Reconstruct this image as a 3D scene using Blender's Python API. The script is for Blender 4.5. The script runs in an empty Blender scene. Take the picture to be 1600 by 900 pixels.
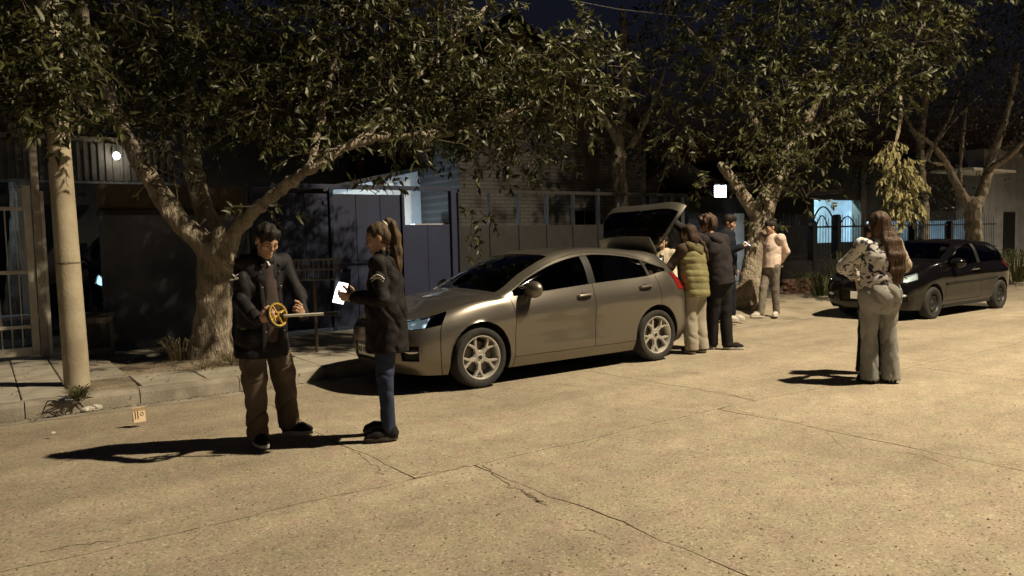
import bpy, bmesh, math, random
import numpy as np
from mathutils import Vector, Matrix
R = math.radians
scene = bpy.context.scene
COL = scene.collection

# ------------------------------------------------------------------ camera
FPX, PITCH, ROLL, YAW, HC = 1186.0, math.atan(76/1186.0), 0.024, R(35), 1.55
cam_d = bpy.data.cameras.new('camera'); cam = bpy.data.objects.new('camera', cam_d); COL.objects.link(cam)
cam_d.sensor_width = 36.0; cam_d.lens = FPX/1600*36.0; cam_d.clip_start = 0.05; cam_d.clip_end = 600
CAMR = (Matrix.Rotation(-YAW, 3, 'Z') @ Matrix.Rotation(math.pi/2 - PITCH, 3, 'X') @ Matrix.Rotation(-ROLL, 3, 'Z'))
cam.matrix_world = Matrix.Translation((0, 0, HC)) @ CAMR.to_4x4()
scene.camera = cam

# ------------------------------------------------------------------ night sky, street lamp, exposure
world = bpy.data.worlds.new('World'); scene.world = world; world.use_nodes = True
wn = world.node_tree.nodes; wl = world.node_tree.links
bg = wn['Background']; sky = wn.new('ShaderNodeTexSky'); sky.sky_type = 'NISHITA'; sky.sun_disc = False
sky.sun_elevation = R(-2.5); sky.sun_rotation = R(200); sky.altitude = 300
tint = wn.new('ShaderNodeMix'); tint.data_type = 'RGBA'; tint.blend_type = 'MULTIPLY'; tint.inputs[0].default_value = 1.0; tint.inputs[7].default_value = (.3, .4, .78, 1)
wl.new(sky.outputs[0], tint.inputs[6]); wl.new(tint.outputs[2], bg.inputs[0]); bg.inputs[1].default_value = 0.15
LAMP = (11.1, .25, 13.1)            # the lantern of the street lamp across the road, right of the frame
lamp_d = bpy.data.lights.new('street_lamp_light', 'SPOT'); lamp_d.energy = 18800; lamp_d.color = (1.0, 0.83, 0.58)
lamp_d.shadow_soft_size = 0.17; lamp_d.spot_size = R(128); lamp_d.spot_blend = 0.55
lamp_o = bpy.data.objects.new('street_lamp_light', lamp_d); COL.objects.link(lamp_o)
lamp_o.location = (LAMP[0], LAMP[1], LAMP[2]-0.13)
lamp_o.rotation_euler = (R(1), R(15), 0)
lamp_f = bpy.data.objects.new('far_street_lamp_light', lamp_d); COL.objects.link(lamp_f); lamp_f.location = (LAMP[0]+21.5, LAMP[1], LAMP[2]-.13)   # the next lamp of the row
scene.view_settings.view_transform = 'Standard'; scene.view_settings.look = 'None'
scene.view_settings.exposure = 0.0; scene.view_settings.gamma = 1.0
scene.render.engine = 'CYCLES'
scene.cycles.max_bounces = 6; scene.cycles.transparent_max_bounces = 12
scene.cycles.use_denoising = True
scene.cycles.sample_clamp_indirect = 4.0

# ------------------------------------------------------------------ pixel helpers (photo pixels -> points in the place)
def ray(px, py): return (CAMR @ Vector(((px-800)/FPX, -(py-450)/FPX, -1.0)))
def G(px, py, z=0.0):
    r = ray(px, py); k = (z-HC)/r.z; return Vector((r.x*k, r.y*k, z))
def WY(px, py, Y):
    r = ray(px, py); k = Y/r.y; return Vector((r.x*k, Y, HC+r.z*k))
def PZ(px, py, Z):
    r = ray(px, py); return Vector((0, 0, HC)) + r*Z

# ------------------------------------------------------------------ objects
def link(o, parent=None):
    COL.objects.link(o)
    if parent is not None: o.parent = parent
    return o
def tag(o, label, cat, group=None):
    o['label'] = label; o['category'] = cat
    if group: o['group'] = group
    return o
def thing(name, label, cat, loc=(0, 0, 0), rz=0.0, group=None):
    o = bpy.data.objects.new(name, None); o.empty_display_size = 0.1
    o.location = loc; o.rotation_euler = (0, 0, rz); link(o)
    return tag(o, label, cat, group)
def mk(name, verts, faces, mat, parent=None, smooth=False):
    me = bpy.data.meshes.new(name)
    me.from_pydata([tuple(map(float, v)) for v in verts] if not isinstance(verts, np.ndarray) else verts.tolist(), [], faces if not isinstance(faces, np.ndarray) else faces.tolist())
    if mat: me.materials.append(mat)
    if smooth: me.polygons.foreach_set('use_smooth', [True]*len(me.polygons))
    me.update()
    return link(bpy.data.objects.new(name, me), parent)
class MB:
    """collects shapes into one mesh"""
    def __init__(s): s.v = []; s.f = []
    def add(s, v, f):
        n = len(s.v); s.v += [tuple(p) for p in v]; s.f += [tuple(i+n for i in q) for q in f]; return s
    def box(s, lo, hi, M=None):
        x0, y0, z0 = lo; x1, y1, z1 = hi
        v = [(x0,y0,z0),(x1,y0,z0),(x1,y1,z0),(x0,y1,z0),(x0,y0,z1),(x1,y0,z1),(x1,y1,z1),(x0,y1,z1)]
        if M is not None: v = [M @ Vector(p) for p in v]
        return s.add(v, [(3,2,1,0),(4,5,6,7),(0,1,5,4),(1,2,6,5),(2,3,7,6),(3,0,4,7)])
    def tube(s, pts, rad, n=8, cap=True, flat=1.0):
        pts = [Vector(p) for p in pts]; m = len(pts)
        rad = rad if hasattr(rad, '__len__') else [rad]*m
        v = []; f = []; up = None
        for i, p in enumerate(pts):
            t = (pts[min(i+1, m-1)]-pts[max(i-1, 0)]).normalized()
            if up is None:
                up = Vector((0, 0, 1)) if abs(t.z) < .9 else Vector((1, 0, 0))
            a = t.cross(up)
            a = a.normalized() if a.length > 1e-6 else t.orthogonal().normalized()
            b = a.cross(t).normalized(); up = b
            for k in range(n):
                w = 2*math.pi*k/n; v.append(p + a*(math.cos(w)*rad[i]) + b*(math.sin(w)*rad[i]*flat))
        for i in range(m-1):
            for k in range(n):
                q = (k+1) % n; f.append((i*n+k, i*n+q, (i+1)*n+q, (i+1)*n+k))
        if cap: f.append(tuple(range(n-1, -1, -1))); f.append(tuple((m-1)*n+k for k in range(n)))
        return s.add(v, f)
    def lathe(s, prof, n=32, M=None, closed=False):
        """prof: (radius, height) about local z"""
        v = []; f = []; m = len(prof)
        for r, h in prof:
            for k in range(n):
                w = 2*math.pi*k/n; p = Vector((r*math.cos(w), r*math.sin(w), h)); v.append(M @ p if M is not None else p)
        for i in range(m if closed else m-1):
            j = (i+1) % m
            for k in range(n):
                q = (k+1) % n; f.append((i*n+k, i*n+q, j*n+q, j*n+k))
        return s.add(v, f)
    def prism(s, poly, axis_fn):
        """poly: 2D points; axis_fn(p, side) -> 3D, side 0/1"""
        n = len(poly); v = [axis_fn(p, 0) for p in poly]+[axis_fn(p, 1) for p in poly]
        f = [tuple(range(n-1, -1, -1)), tuple(range(n, 2*n))]
        f += [(i, (i+1) % n, n+(i+1) % n, n+i) for i in range(n)]
        return s.add(v, f)
    def build(s, name, mat, parent=None, smooth=False, bevel=0.0):
        o = mk(name, s.v, s.f, mat, parent, False)
        if bevel or smooth:
            bm = bmesh.new(); bm.from_mesh(o.data)
            bmesh.ops.recalc_face_normals(bm, faces=bm.faces)
            if bevel: bmesh.ops.bevel(bm, geom=[e for e in bm.edges if e.calc_face_angle(0) > .5], offset=bevel, segments=2, affect='EDGES', profile=.6, clamp_overlap=True)
            if smooth:
                for q in bm.faces: q.smooth = True
                for e in bm.edges: e.smooth = e.calc_face_angle(0) < R(40)
            bm.to_mesh(o.data); bm.free()
        return o
def copy_tree(o, parent=None):
    c = o.copy(); COL.objects.link(c); c.parent = parent
    for ch in o.children: copy_tree(ch, c)
    return c

# ------------------------------------------------------------------ materials
def mat(name, col, rough=.7, metal=0.0, spec=.5, noise=0.0, nscale=8.0, bump=0.0, bscale=60.0, col2=None, coat=0.0, emit=None, estr=0.0, stretch=(1, 1, 1), detail=5.0, sss=0.0, dist=0.01, sheen=0.0, contrast=(.35, .65)):
    m = bpy.data.materials.new(name); m.use_nodes = True; N = m.node_tree.nodes; L = m.node_tree.links
    b = N['Principled BSDF']; b.inputs['Base Color'].default_value = (*col, 1); b.inputs['Roughness'].default_value = rough
    b.inputs['Metallic'].default_value = metal; b.inputs['Specular IOR Level'].default_value = spec
    if coat: b.inputs['Coat Weight'].default_value = coat; b.inputs['Coat Roughness'].default_value = .08
    if sheen: b.inputs['Sheen Weight'].default_value = sheen
    if sss: b.inputs['Subsurface Weight'].default_value = sss; b.inputs['Subsurface Radius'].default_value = (.012, .004, .002); b.inputs['Subsurface Scale'].default_value = .5
    if emit: b.inputs['Emission Color'].default_value = (*emit, 1); b.inputs['Emission Strength'].default_value = estr
    tc = N.new('ShaderNodeTexCoord'); mp = N.new('ShaderNodeMapping'); L.new(tc.outputs['Object'], mp.inputs[0]); mp.inputs['Scale'].default_value = stretch
    if noise or col2:
        n = N.new('ShaderNodeTexNoise'); n.inputs['Scale'].default_value = nscale; n.inputs['Detail'].default_value = detail; L.new(mp.outputs[0], n.inputs[0])
        r = N.new('ShaderNodeValToRGB'); L.new(n.outputs[0], r.inputs[0])
        c2 = col2 if col2 else tuple(min(1, c*(1+noise)) for c in col)
        c1 = col if col2 else tuple(c*(1-noise) for c in col)
        r.color_ramp.elements[0].position = contrast[0]; r.color_ramp.elements[1].position = contrast[1]
        r.color_ramp.elements[0].color = (*c1, 1); r.color_ramp.elements[1].color = (*c2, 1)
        L.new(r.outputs[0], b.inputs['Base Color'])
    if bump:
        n2 = N.new('ShaderNodeTexNoise'); n2.inputs['Scale'].default_value = bscale; n2.inputs['Detail'].default_value = 6; L.new(mp.outputs[0], n2.inputs[0])
        bp = N.new('ShaderNodeBump'); bp.inputs['Strength'].default_value = bump; bp.inputs['Distance'].default_value = dist
        L.new(n2.outputs[0], bp.inputs['Height']); L.new(bp.outputs[0], b.inputs['Normal'])
    return m
def nodes(m): return m.node_tree.nodes, m.node_tree.links, m.node_tree.nodes['Principled BSDF']

def glass_mat(name, tint, gloss=1.0):
    m = bpy.data.materials.new(name); m.use_nodes = True; N = m.node_tree.nodes; L = m.node_tree.links
    N.remove(N['Principled BSDF']); out = N['Material Output']
    t = N.new('ShaderNodeBsdfTransparent'); t.inputs[0].default_value = (*tint, 1)
    g = N.new('ShaderNodeBsdfGlossy'); g.inputs['Roughness'].default_value = .03; g.inputs[0].default_value = (gloss, gloss, gloss, 1)
    f = N.new('ShaderNodeFresnel'); f.inputs[0].default_value = 1.5
    x = N.new('ShaderNodeMixShader'); L.new(f.outputs[0], x.inputs[0]); L.new(t.outputs[0], x.inputs[1]); L.new(g.outputs[0], x.inputs[2]); L.new(x.outputs[0], out.inputs[0])
    return m

# ------------------------------------------------------------------ smooth solids: signed distance field -> surface net
def V3(a): return np.array(a, float)
def unit(a): a = np.array(a, float); return a/max(1e-9, np.linalg.norm(a))
def C(a, b, r0, r1=None, k=.02, flat=None, op='u'):
    return dict(t='c', a=V3(a), b=V3(b), r0=r0, r1=r0 if r1 is None else r1, k=k, flat=flat, op=op)
def E(c, r, F=None, k=.02, op='u'):
    """ellipsoid; F: rows are its three axes"""
    return dict(t='e', c=V3(c), r=V3(r), F=np.eye(3) if F is None else np.array(F, float), k=k, op=op)
def chain(pts, rads, k=.02, flat=None):
    return [C(pts[i], pts[i+1], rads[i], rads[i+1], k, flat) for i in range(len(pts)-1)]
def _box(p):
    if p['t'] == 'c':
        r = max(p['r0'], p['r1'])*(max(1, p['flat'][1]) if p['flat'] else 1)
        return np.minimum(p['a'], p['b'])-r, np.maximum(p['a'], p['b'])+r
    r = max(p['r']); return p['c']-r, p['c']+r
def sdf_mesh(prims, vox, noise=None, clips=(), fieldfn=None):
    B = [_box(p) for p in prims if p['op'] == 'u']
    lo = np.min([b[0] for b in B], 0)-4*vox; hi = np.max([b[1] for b in B], 0)+4*vox
    n = np.ceil((hi-lo)/vox).astype(int)+1
    f = np.full(n, 10*vox+.02, np.float32)
    ax = [(lo[i]+vox*np.arange(n[i])).astype(np.float32) for i in range(3)]
    for p in prims:
        b0, b1 = _box(p); m = p['k']+3*vox
        i0 = np.clip(np.floor((b0-m-lo)/vox).astype(int), 0, n-1); i1 = np.clip(np.ceil((b1+m-lo)/vox).astype(int)+1, 1, n)
        if np.any(i1 <= i0): continue
        sl = tuple(slice(i0[i], i1[i]) for i in range(3))
        x = ax[0][sl[0]][:, None, None]; y = ax[1][sl[1]][None, :, None]; z = ax[2][sl[2]][None, None, :]
        if p['t'] == 'c':
            a, b2 = p['a'], p['b']; ab = b2-a; l2 = max(1e-12, ab @ ab)
            t = np.clip(((x-a[0])*ab[0]+(y-a[1])*ab[1]+(z-a[2])*ab[2])/l2, 0, 1)
            dx = x-a[0]-t*ab[0]; dy = y-a[1]-t*ab[1]; dz = z-a[2]-t*ab[2]
            q = dx*dx+dy*dy+dz*dz
            if p['flat']:
                w, s = p['flat']; w = unit(w); c = dx*w[0]+dy*w[1]+dz*w[2]; q = q+c*c*(1/s**2-1)
            d = np.sqrt(np.maximum(q, 0))-(p['r0']+(p['r1']-p['r0'])*t)
        else:
            c = p['c']; F = p['F']; r = p['r']
            q = 0
            for k2 in range(3):
                q = q+(((x-c[0])*F[k2][0]+(y-c[1])*F[k2][1]+(z-c[2])*F[k2][2])/r[k2])**2
            g = np.sqrt(q); d = (g-1)*min(r)*(.5+.5*np.minimum(1, sum(r)/3/min(r)))
        g = f[sl]; k = p['k']
        if p['op'] == 'u':
            h = np.maximum(k-np.abs(g-d), 0)/max(k, 1e-6); f[sl] = np.minimum(g, d)-h*h*k*.25
        else:
            h = np.maximum(k-np.abs(g+d), 0)/max(k, 1e-6); f[sl] = np.maximum(g, -d)+h*h*k*.25
    X = ax[0][:, None, None]; Y = ax[1][None, :, None]; Z = ax[2][None, None, :]
    if noise is not None:
        band = np.nonzero(np.abs(f) < .035)
        f[band] += noise(ax[0][band[0]], ax[1][band[1]], ax[2][band[2]]).astype(np.float32)
    for (cn, cc) in clips:
        f = np.maximum(f, X*cn[0]+Y*cn[1]+Z*cn[2]-cc)
    f[0] = f[-1] = 1; f[:, 0] = f[:, -1] = 1; f[:, :, 0] = f[:, :, -1] = 1
    return nets(f, lo, vox)
def nets(f, lo, vox):
    s = f < 0
    c = np.zeros(np.array(f.shape)-1, np.int8)
    for dx in (0, 1):
        for dy in (0, 1):
            for dz in (0, 1): c += s[dx:s.shape[0]-1+dx, dy:s.shape[1]-1+dy, dz:s.shape[2]-1+dz]
    act = np.nonzero((c > 0) & (c < 8)); I = np.stack(act, 1)
    vals = {}
    for dx in (0, 1):
        for dy in (0, 1):
            for dz in (0, 1): vals[(dx, dy, dz)] = f[I[:, 0]+dx, I[:, 1]+dy, I[:, 2]+dz]
    pos = np.zeros((len(I), 3)); cnt = np.zeros(len(I))
    for a in vals:
        for k in range(3):
            if a[k] == 0:
                b = list(a); b[k] = 1; fa, fb = vals[a], vals[tuple(b)]
                m = (fa < 0) != (fb < 0); t = fa[m]/(fa[m]-fb[m])
                q = np.tile(np.array(a, float), (m.sum(), 1)); q[:, k] = t; pos[m] += q; cnt[m] += 1
    V = lo+vox*(I+pos/cnt[:, None])
    idx = np.full(c.shape, -1, np.int64); idx[act] = np.arange(len(I))
    F = []
    for k in range(3):
        a = [slice(None)]*3; b = [slice(None)]*3; a[k] = slice(0, -1); b[k] = slice(1, None)
        ch = np.nonzero(s[tuple(a)] != s[tuple(b)]); P = np.stack(ch, 1)
        inside = s[ch]
        u, v = (k+1) % 3, (k+2) % 3
        ok = (P[:, u] > 0) & (P[:, v] > 0) & (P[:, u] < f.shape[u]-1) & (P[:, v] < f.shape[v]-1); P = P[ok]; inside = inside[ok]
        q = []
        for du, dv in ((-1, -1), (0, -1), (0, 0), (-1, 0)):
            T = P.copy(); T[:, u] += du; T[:, v] += dv; q.append(idx[T[:, 0], T[:, 1], T[:, 2]])
        q = np.stack(q, 1); q[~inside] = q[~inside][:, ::-1]; F.append(q)
    return V, np.concatenate(F)
def folds(amp, fr, seed=0, ver=.5):
    rs = np.random.RandomState(seed); A = rs.randn(4, 3); A /= np.linalg.norm(A, axis=1)[:, None]; A[:, 2] /= ver**.5; ph = rs.rand(6)*6.28
    def fn(x, y, z):
        w = 1.6*np.sin(.55*fr*(A[0, 0]*x+A[0, 1]*y+A[0, 2]*z)+ph[0])+1.1*np.sin(.8*fr*(A[1, 0]*x+A[1, 1]*y+A[1, 2]*z)+ph[1])
        n = np.sin(fr*(A[2, 0]*x+A[2, 1]*y+A[2, 2]*z)+w+ph[2]); m = np.sin(1.9*fr*(A[3, 0]*x+A[3, 1]*y+A[3, 2]*z)+1.4*w+ph[3])
        k = np.sin(3.3*fr*(A[1, 0]*x+A[1, 1]*y+A[1, 2]*z)+2.2*n+ph[4])
        return amp*.75*((1-np.abs(n))**2.2*1.7-.5)+amp*.3*m+amp*.15*k
    return fn
def solid(name, prims, vox, m, parent, noise=None, clips=(), fn=None):
    Vv, Ff = sdf_mesh(prims, vox, noise, clips)
    me = bpy.data.meshes.new(name); nv, nf = len(Vv), len(Ff)
    me.vertices.add(nv); me.vertices.foreach_set('co', Vv.astype(np.float32).ravel())
    me.loops.add(nf*4); me.loops.foreach_set('vertex_index', Ff.astype(np.int32).ravel())
    me.polygons.add(nf); me.polygons.foreach_set('loop_start', np.arange(0, nf*4, 4, dtype=np.int32))
    me.polygons.foreach_set('use_smooth', np.ones(nf, bool))
    me.materials.append(m); me.update(calc_edges=True); me.validate()
    return link(bpy.data.objects.new(name, me), parent)
rng = random.Random(7); nrs = np.random.RandomState(11)
SW = 0.08                                   # pavement level
# ------------------------------------------------------------------ shared materials
def concrete_road():
    m = mat('road_concrete', (.3, .27, .22), rough=.92, spec=.25); N, L, b = nodes(m)
    tc = N.new('ShaderNodeNewGeometry')
    def noise(s, d=4, ro=.55):
        n = N.new('ShaderNodeTexNoise'); n.inputs['Scale'].default_value = s; n.inputs['Detail'].default_value = d; n.inputs['Roughness'].default_value = ro; L.new(tc.outputs['Position'], n.inputs[0]); return n
    def ramp(src, pts, tint=(1, 1, 1)):
        r = N.new('ShaderNodeValToRGB'); L.new(src, r.inputs[0]); e = r.color_ramp.elements
        for i, (p, c) in enumerate(pts):
            q = e[i] if i < 2 else e.new(p)
            q.position = p; q.color = (c*tint[0], c*tint[1], c*tint[2], 1)
        return r
    def mix(a, b2, f, t):
        x = N.new('ShaderNodeMix'); x.data_type = 'RGBA'; x.blend_type = t; x.inputs[0].default_value = f; L.new(a, x.inputs[6]); L.new(b2, x.inputs[7]); return x.outputs[2]
    v = N.new('ShaderNodeTexVoronoi'); v.inputs['Scale'].default_value = 95; L.new(tc.outputs['Position'], v.inputs['Vector'])
    sep = N.new('ShaderNodeSeparateColor'); L.new(v.outputs['Color'], sep.inputs[0])
    stones = ramp(sep.outputs[0], [(0.0, .17), (.1, .29), (.5, .34), (.9, .38), (1.0, .52)], (1, .86, .63))
    fine = ramp(noise(170, 3).outputs[0], [(.3, .72), (.7, 1.2)])
    big = ramp(noise(.55, 6, .6).outputs[0], [(.3, .74), (.7, 1.16)])
    mid = ramp(noise(4.5, 5, .6).outputs[0], [(.32, .84), (.68, 1.1)])
    c = mix(stones.outputs[0], fine.outputs[0], .5, 'MULTIPLY'); c = mix(c, big.outputs[0], .8, 'MULTIPLY'); c = mix(c, mid.outputs[0], .8, 'MULTIPLY')
    g = N.new('ShaderNodeGamma'); g.inputs[1].default_value = 1.0; L.new(c, g.inputs[0]); L.new(g.outputs[0], b.inputs['Base Color'])
    v2 = N.new('ShaderNodeTexVoronoi'); v2.inputs['Scale'].default_value = 34; L.new(tc.outputs['Position'], v2.inputs['Vector'])
    s2 = N.new('ShaderNodeSeparateColor'); L.new(v2.outputs['Color'], s2.inputs[0])
    m1 = N.new('ShaderNodeMath'); m1.operation = 'LESS_THAN'; m1.inputs[1].default_value = .27; L.new(v2.outputs['Distance'], m1.inputs[0])
    m2 = N.new('ShaderNodeMath'); m2.operation = 'GREATER_THAN'; m2.inputs[1].default_value = .8; L.new(s2.outputs[1], m2.inputs[0])
    m3 = N.new('ShaderNodeMath'); m3.operation = 'MULTIPLY'; L.new(m1.outputs[0], m3.inputs[0]); L.new(m2.outputs[0], m3.inputs[1])
    m4 = N.new('ShaderNodeMath'); m4.operation = 'MULTIPLY'; m4.inputs[1].default_value = .62; L.new(m3.outputs[0], m4.inputs[0])
    fx = N.new('ShaderNodeMix'); fx.data_type = 'RGBA'; L.new(m4.outputs[0], fx.inputs[0]); L.new(c, fx.inputs[6]); fx.inputs[7].default_value = (.07, .055, .035, 1)
    hv = N.new('ShaderNodeHueSaturation'); L.new(fx.outputs[2], hv.inputs['Color']); hr = N.new('ShaderNodeMapRange'); L.new(noise(5, 3).outputs[0], hr.inputs[0]); hr.inputs[1].default_value = .3; hr.inputs[2].default_value = .7; hr.inputs[3].default_value = .475; hr.inputs[4].default_value = .52; L.new(hr.outputs[0], hv.inputs['Hue']); L.new(hv.outputs[0], b.inputs['Base Color'])
    sm = N.new('ShaderNodeMapping'); sm.inputs['Scale'].default_value = (.1, 1.5, 1); L.new(tc.outputs['Position'], sm.inputs[0]); sn = N.new('ShaderNodeTexNoise'); sn.inputs['Scale'].default_value = 1.0; sn.inputs['Detail'].default_value = 5; L.new(sm.outputs[0], sn.inputs[0])
    sr = ramp(sn.outputs[0], [(.36, .8), (.62, 1.05)]); xx = mix(hv.outputs[0], sr.outputs[0], .85, 'MULTIPLY')
    on_ = N.new('ShaderNodeTexNoise'); on_.inputs['Scale'].default_value = 1.1; on_.inputs['Detail'].default_value = 4; on_.inputs['Distortion'].default_value = .6; L.new(tc.outputs['Position'], on_.inputs[0])
    osr = ramp(on_.outputs[0], [(.63, 1.0), (.74, .7)]); xx = mix(xx, osr.outputs[0], .9, 'MULTIPLY'); L.new(xx, b.inputs['Base Color'])
    bp = N.new('ShaderNodeBump'); bp.inputs['Strength'].default_value = .4; bp.inputs['Distance'].default_value = .004; L.new(sep.outputs[0], bp.inputs['Height'])
    bp2 = N.new('ShaderNodeBump'); bp2.inputs['Strength'].default_value = .4; bp2.inputs['Distance'].default_value = .006; L.new(noise(40, 4).outputs[0], bp2.inputs['Height']); L.new(bp.outputs[0], bp2.inputs['Normal']); L.new(bp2.outputs[0], b.inputs['Normal'])
    return m
M_ROAD = concrete_road()
M_CRACK = mat('crack_dirt', (.15, .122, .085), rough=1, noise=.5, nscale=30, bump=.5, bscale=80)
M_SLAB = mat('pavement_concrete', (.25, .225, .18), rough=.95, col2=(.4, .365, .3), nscale=2.2, bump=.5, bscale=45, detail=9, contrast=(.3, .7))
M_PAVER = mat('paver_concrete', (.3, .27, .225), rough=.95, col2=(.44, .4, .33), nscale=3.1, bump=.5, bscale=55, detail=9)
M_KERB = mat('kerb_concrete', (.22, .195, .155), rough=.95, col2=(.38, .345, .28), nscale=3.5, bump=.6, bscale=40, detail=9)
M_EARTH = mat('earth', (.15, .12, .085), rough=1, col2=(.3, .25, .18), nscale=3, bump=1.0, bscale=26, detail=9, dist=.03)
M_DUST = mat('dusty_earth', (.2, .165, .115), rough=1, col2=(.33, .285, .21), nscale=1.6, bump=.8, bscale=30, detail=10, dist=.02)
def stucco(name, a, b_, sc=1.4): return mat(name, a, rough=.95, col2=b_, nscale=sc, bump=.5, bscale=70, detail=9)
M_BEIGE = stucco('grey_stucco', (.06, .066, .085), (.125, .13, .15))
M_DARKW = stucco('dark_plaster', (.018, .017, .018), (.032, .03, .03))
M_WHITEW = stucco('white_plaster', (.55, .56, .55), (.72, .72, .7), 2.5)
M_BROWNW = stucco('brown_plaster', (.06, .046, .036), (.1, .078, .06))
M_BLUE = mat('blue_sheet_metal', (.002, .006, .03), rough=.65, metal=.0, col2=(.004, .011, .045), nscale=2, bump=.15, bscale=9)
M_IRON = mat('black_iron', (.012, .012, .014), rough=.55, metal=.3, bump=.2)
M_DARKMETAL = mat('dark_fence_paint', (.007, .0065, .0075), rough=.6, noise=.4, nscale=5)
M_WHITEPAINT = mat('white_gate_paint', (.5, .47, .41), rough=.55, col2=(.62, .58, .5), nscale=6, bump=.1)
M_ROOF = mat('roof_tile_dark', (.03, .022, .018), rough=.85, col2=(.06, .042, .032), nscale=6, bump=.6, bscale=30)
M_POLE = mat('pole_concrete', (.3, .255, .18), rough=.9, col2=(.44, .385, .28), nscale=3.2, bump=.5, bscale=38, detail=9)
def painted_brick(name, c1, c2, mo):
    m = mat(name, c1, rough=.92); N, L, b = nodes(m)
    tc = N.new('ShaderNodeTexCoord'); mp = N.new('ShaderNodeMapping'); mp.inputs['Rotation'].default_value = (R(90), 0, 0); L.new(tc.outputs['Object'], mp.inputs[0])
    k = N.new('ShaderNodeTexBrick'); k.inputs['Scale'].default_value = 1.0; k.inputs['Brick Width'].default_value = .27; k.inputs['Row Height'].default_value = .085; k.inputs['Mortar Size'].default_value = .012
    k.inputs[1].default_value = (*c1, 1); k.inputs[2].default_value = (*c2, 1); k.inputs[3].default_value = (*mo, 1); L.new(mp.outputs[0], k.inputs[0]); L.new(k.outputs[0], b.inputs['Base Color'])
    bp = N.new('ShaderNodeBump'); bp.inputs['Strength'].default_value = .8; bp.inputs['Distance'].default_value = .02; bp.invert = True; L.new(k.outputs[1], bp.inputs['Height']); L.new(bp.outputs[0], b.inputs['Normal'])
    return m
M_BRICK = painted_brick('painted_brick', (.085, .08, .075), (.072, .068, .064), (.05, .047, .044))
def emit_mat(name, col, s):
    m = bpy.data.materials.new(name); m.use_nodes = True; N = m.node_tree.nodes; b = N['Principled BSDF']
    b.inputs['Base Color'].default_value = (.8, .8, .8, 1); b.inputs['Emission Color'].default_value = (*col, 1); b.inputs['Emission Strength'].default_value = s; return m
def point_light(name, loc, e, col, r=.06):
    l = bpy.data.lights.new(name, 'POINT'); l.energy = e; l.color = col; l.shadow_soft_size = r
    o = bpy.data.objects.new(name, l); COL.objects.link(o); o.location = loc; return o

# ------------------------------------------------------------------ ground, road, pavement
def struct(o): o['kind'] = 'structure'; return o
struct(mk('ground', [(-150, -150, -.3), (250, -150, -.3), (250, 250, -.3), (-150, 250, -.3)], [(0, 1, 2, 3)], M_EARTH))
def jag(seed, amp):
    r = np.random.RandomState(seed); ph = r.rand(7)*6.28; fr = np.array([.9, 2.1, 4.3, 8.1, 15.7, 29, 53])*(.85+.3*r.rand(7)); am = amp*np.array([1, .55, .4, .3, .2, .13, .1])
    return lambda s: float(np.sum(am*np.sin(fr*s+ph)))
def zr(d): return 0.0 if d <= 4.4 else -.0125*(d-4.4)
road = struct(mk('road', [(-14, -.35, -.012), (60, -.35, -.012), (60, 4.4, -.012), (-14, 4.4, -.012), (60, 8.75, -.08), (-14, 8.75, -.08)], [(0, 1, 2, 3), (3, 2, 4, 5)], M_CRACK))
JL = jag(3, .026)
near_t = [-13.5, -9.6, -6.6, -3.3, -.3, 2.75, 5.35, 8.6, 11.8, 15, 18.2, 21.6, 25, 30, 36, 44, 56]
far_t = [-13.5, -10.3, -7.2, -4.1, -1.0, 2.27, 5.83, 9.1, 12.2, 15.4, 18.6, 22, 26, 31, 38, 46, 56]
def slabs(ts, d0, d1, seed, jf0, jf1):
    J = [jag(seed+i, .028 if 2 < t < 6 else .012) for i, t in enumerate(ts)]
    for i in range(len(ts)-1):
        g = .004; n = 46; P = []
        gl = lambda d: .0025+.0022*(1+math.sin(d*5+i))
        for k in range(n+1):                                   # left edge, far to near reversed below
            d = d0+g+(d1-d0-2*g)*k/n; P.append((ts[i]+J[i](d)+gl(d), d))
        m = 40
        for k in range(1, m):
            t = ts[i]+(ts[i+1]-ts[i])*k/m; P.append((t, d1+jf1(t)-g))
        for k in range(n, -1, -1):
            d = d0+g+(d1-d0-2*g)*k/n; P.append((ts[i+1]+J[i+1](d)-gl(d), d))
        for k in range(m-1, 0, -1):
            t = ts[i]+(ts[i+1]-ts[i])*k/m; P.append((t, d0+jf0(t)+g))
        P = P[::-1]; q = len(P)
        v = [(t, d, zr(d)) for t, d in P]+[(t, d, zr(d)-.03) for t, d in P]
        f = [tuple(range(q))]+[(k, q+k, q+(k+1) % q, (k+1) % q) for k in range(q)]
        mk('concrete_slab', v, f, M_ROAD, road)
slabs(near_t, -.25, 4.4, 100, lambda t: 0, JL)
slabs(far_t, 4.4, 8.33, 200, JL, jag(9, .006))
def crack(pts, w, seed):
    r = np.random.RandomState(seed); P = [np.array(G(x, y, 0))[:2] for x, y in pts]; Q = []
    for i in range(len(P)-1):
        for s in np.linspace(0, 1, 9)[:-1]: Q.append(P[i]+(P[i+1]-P[i])*s+r.randn(2)*.012)
    Q.append(P[-1]); v = []; f = []
    for i, q in enumerate(Q):
        t = Q[min(i+1, len(Q)-1)]-Q[max(i-1, 0)]; n = np.array((-t[1], t[0])); n = n/np.linalg.norm(n)*w*.55*(.35+.9*r.rand())*min(1, 4*(1-i/len(Q))+.1)
        v += [(q[0]+n[0], q[1]+n[1], zr(q[1])+.0025), (q[0]-n[0], q[1]-n[1], zr(q[1])+.0025)]
    for i in range(len(Q)-1): f.append((2*i+1, 2*i+3, 2*i+2, 2*i))
    mk('surface_crack', v, f, M_CRACK, road)
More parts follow.
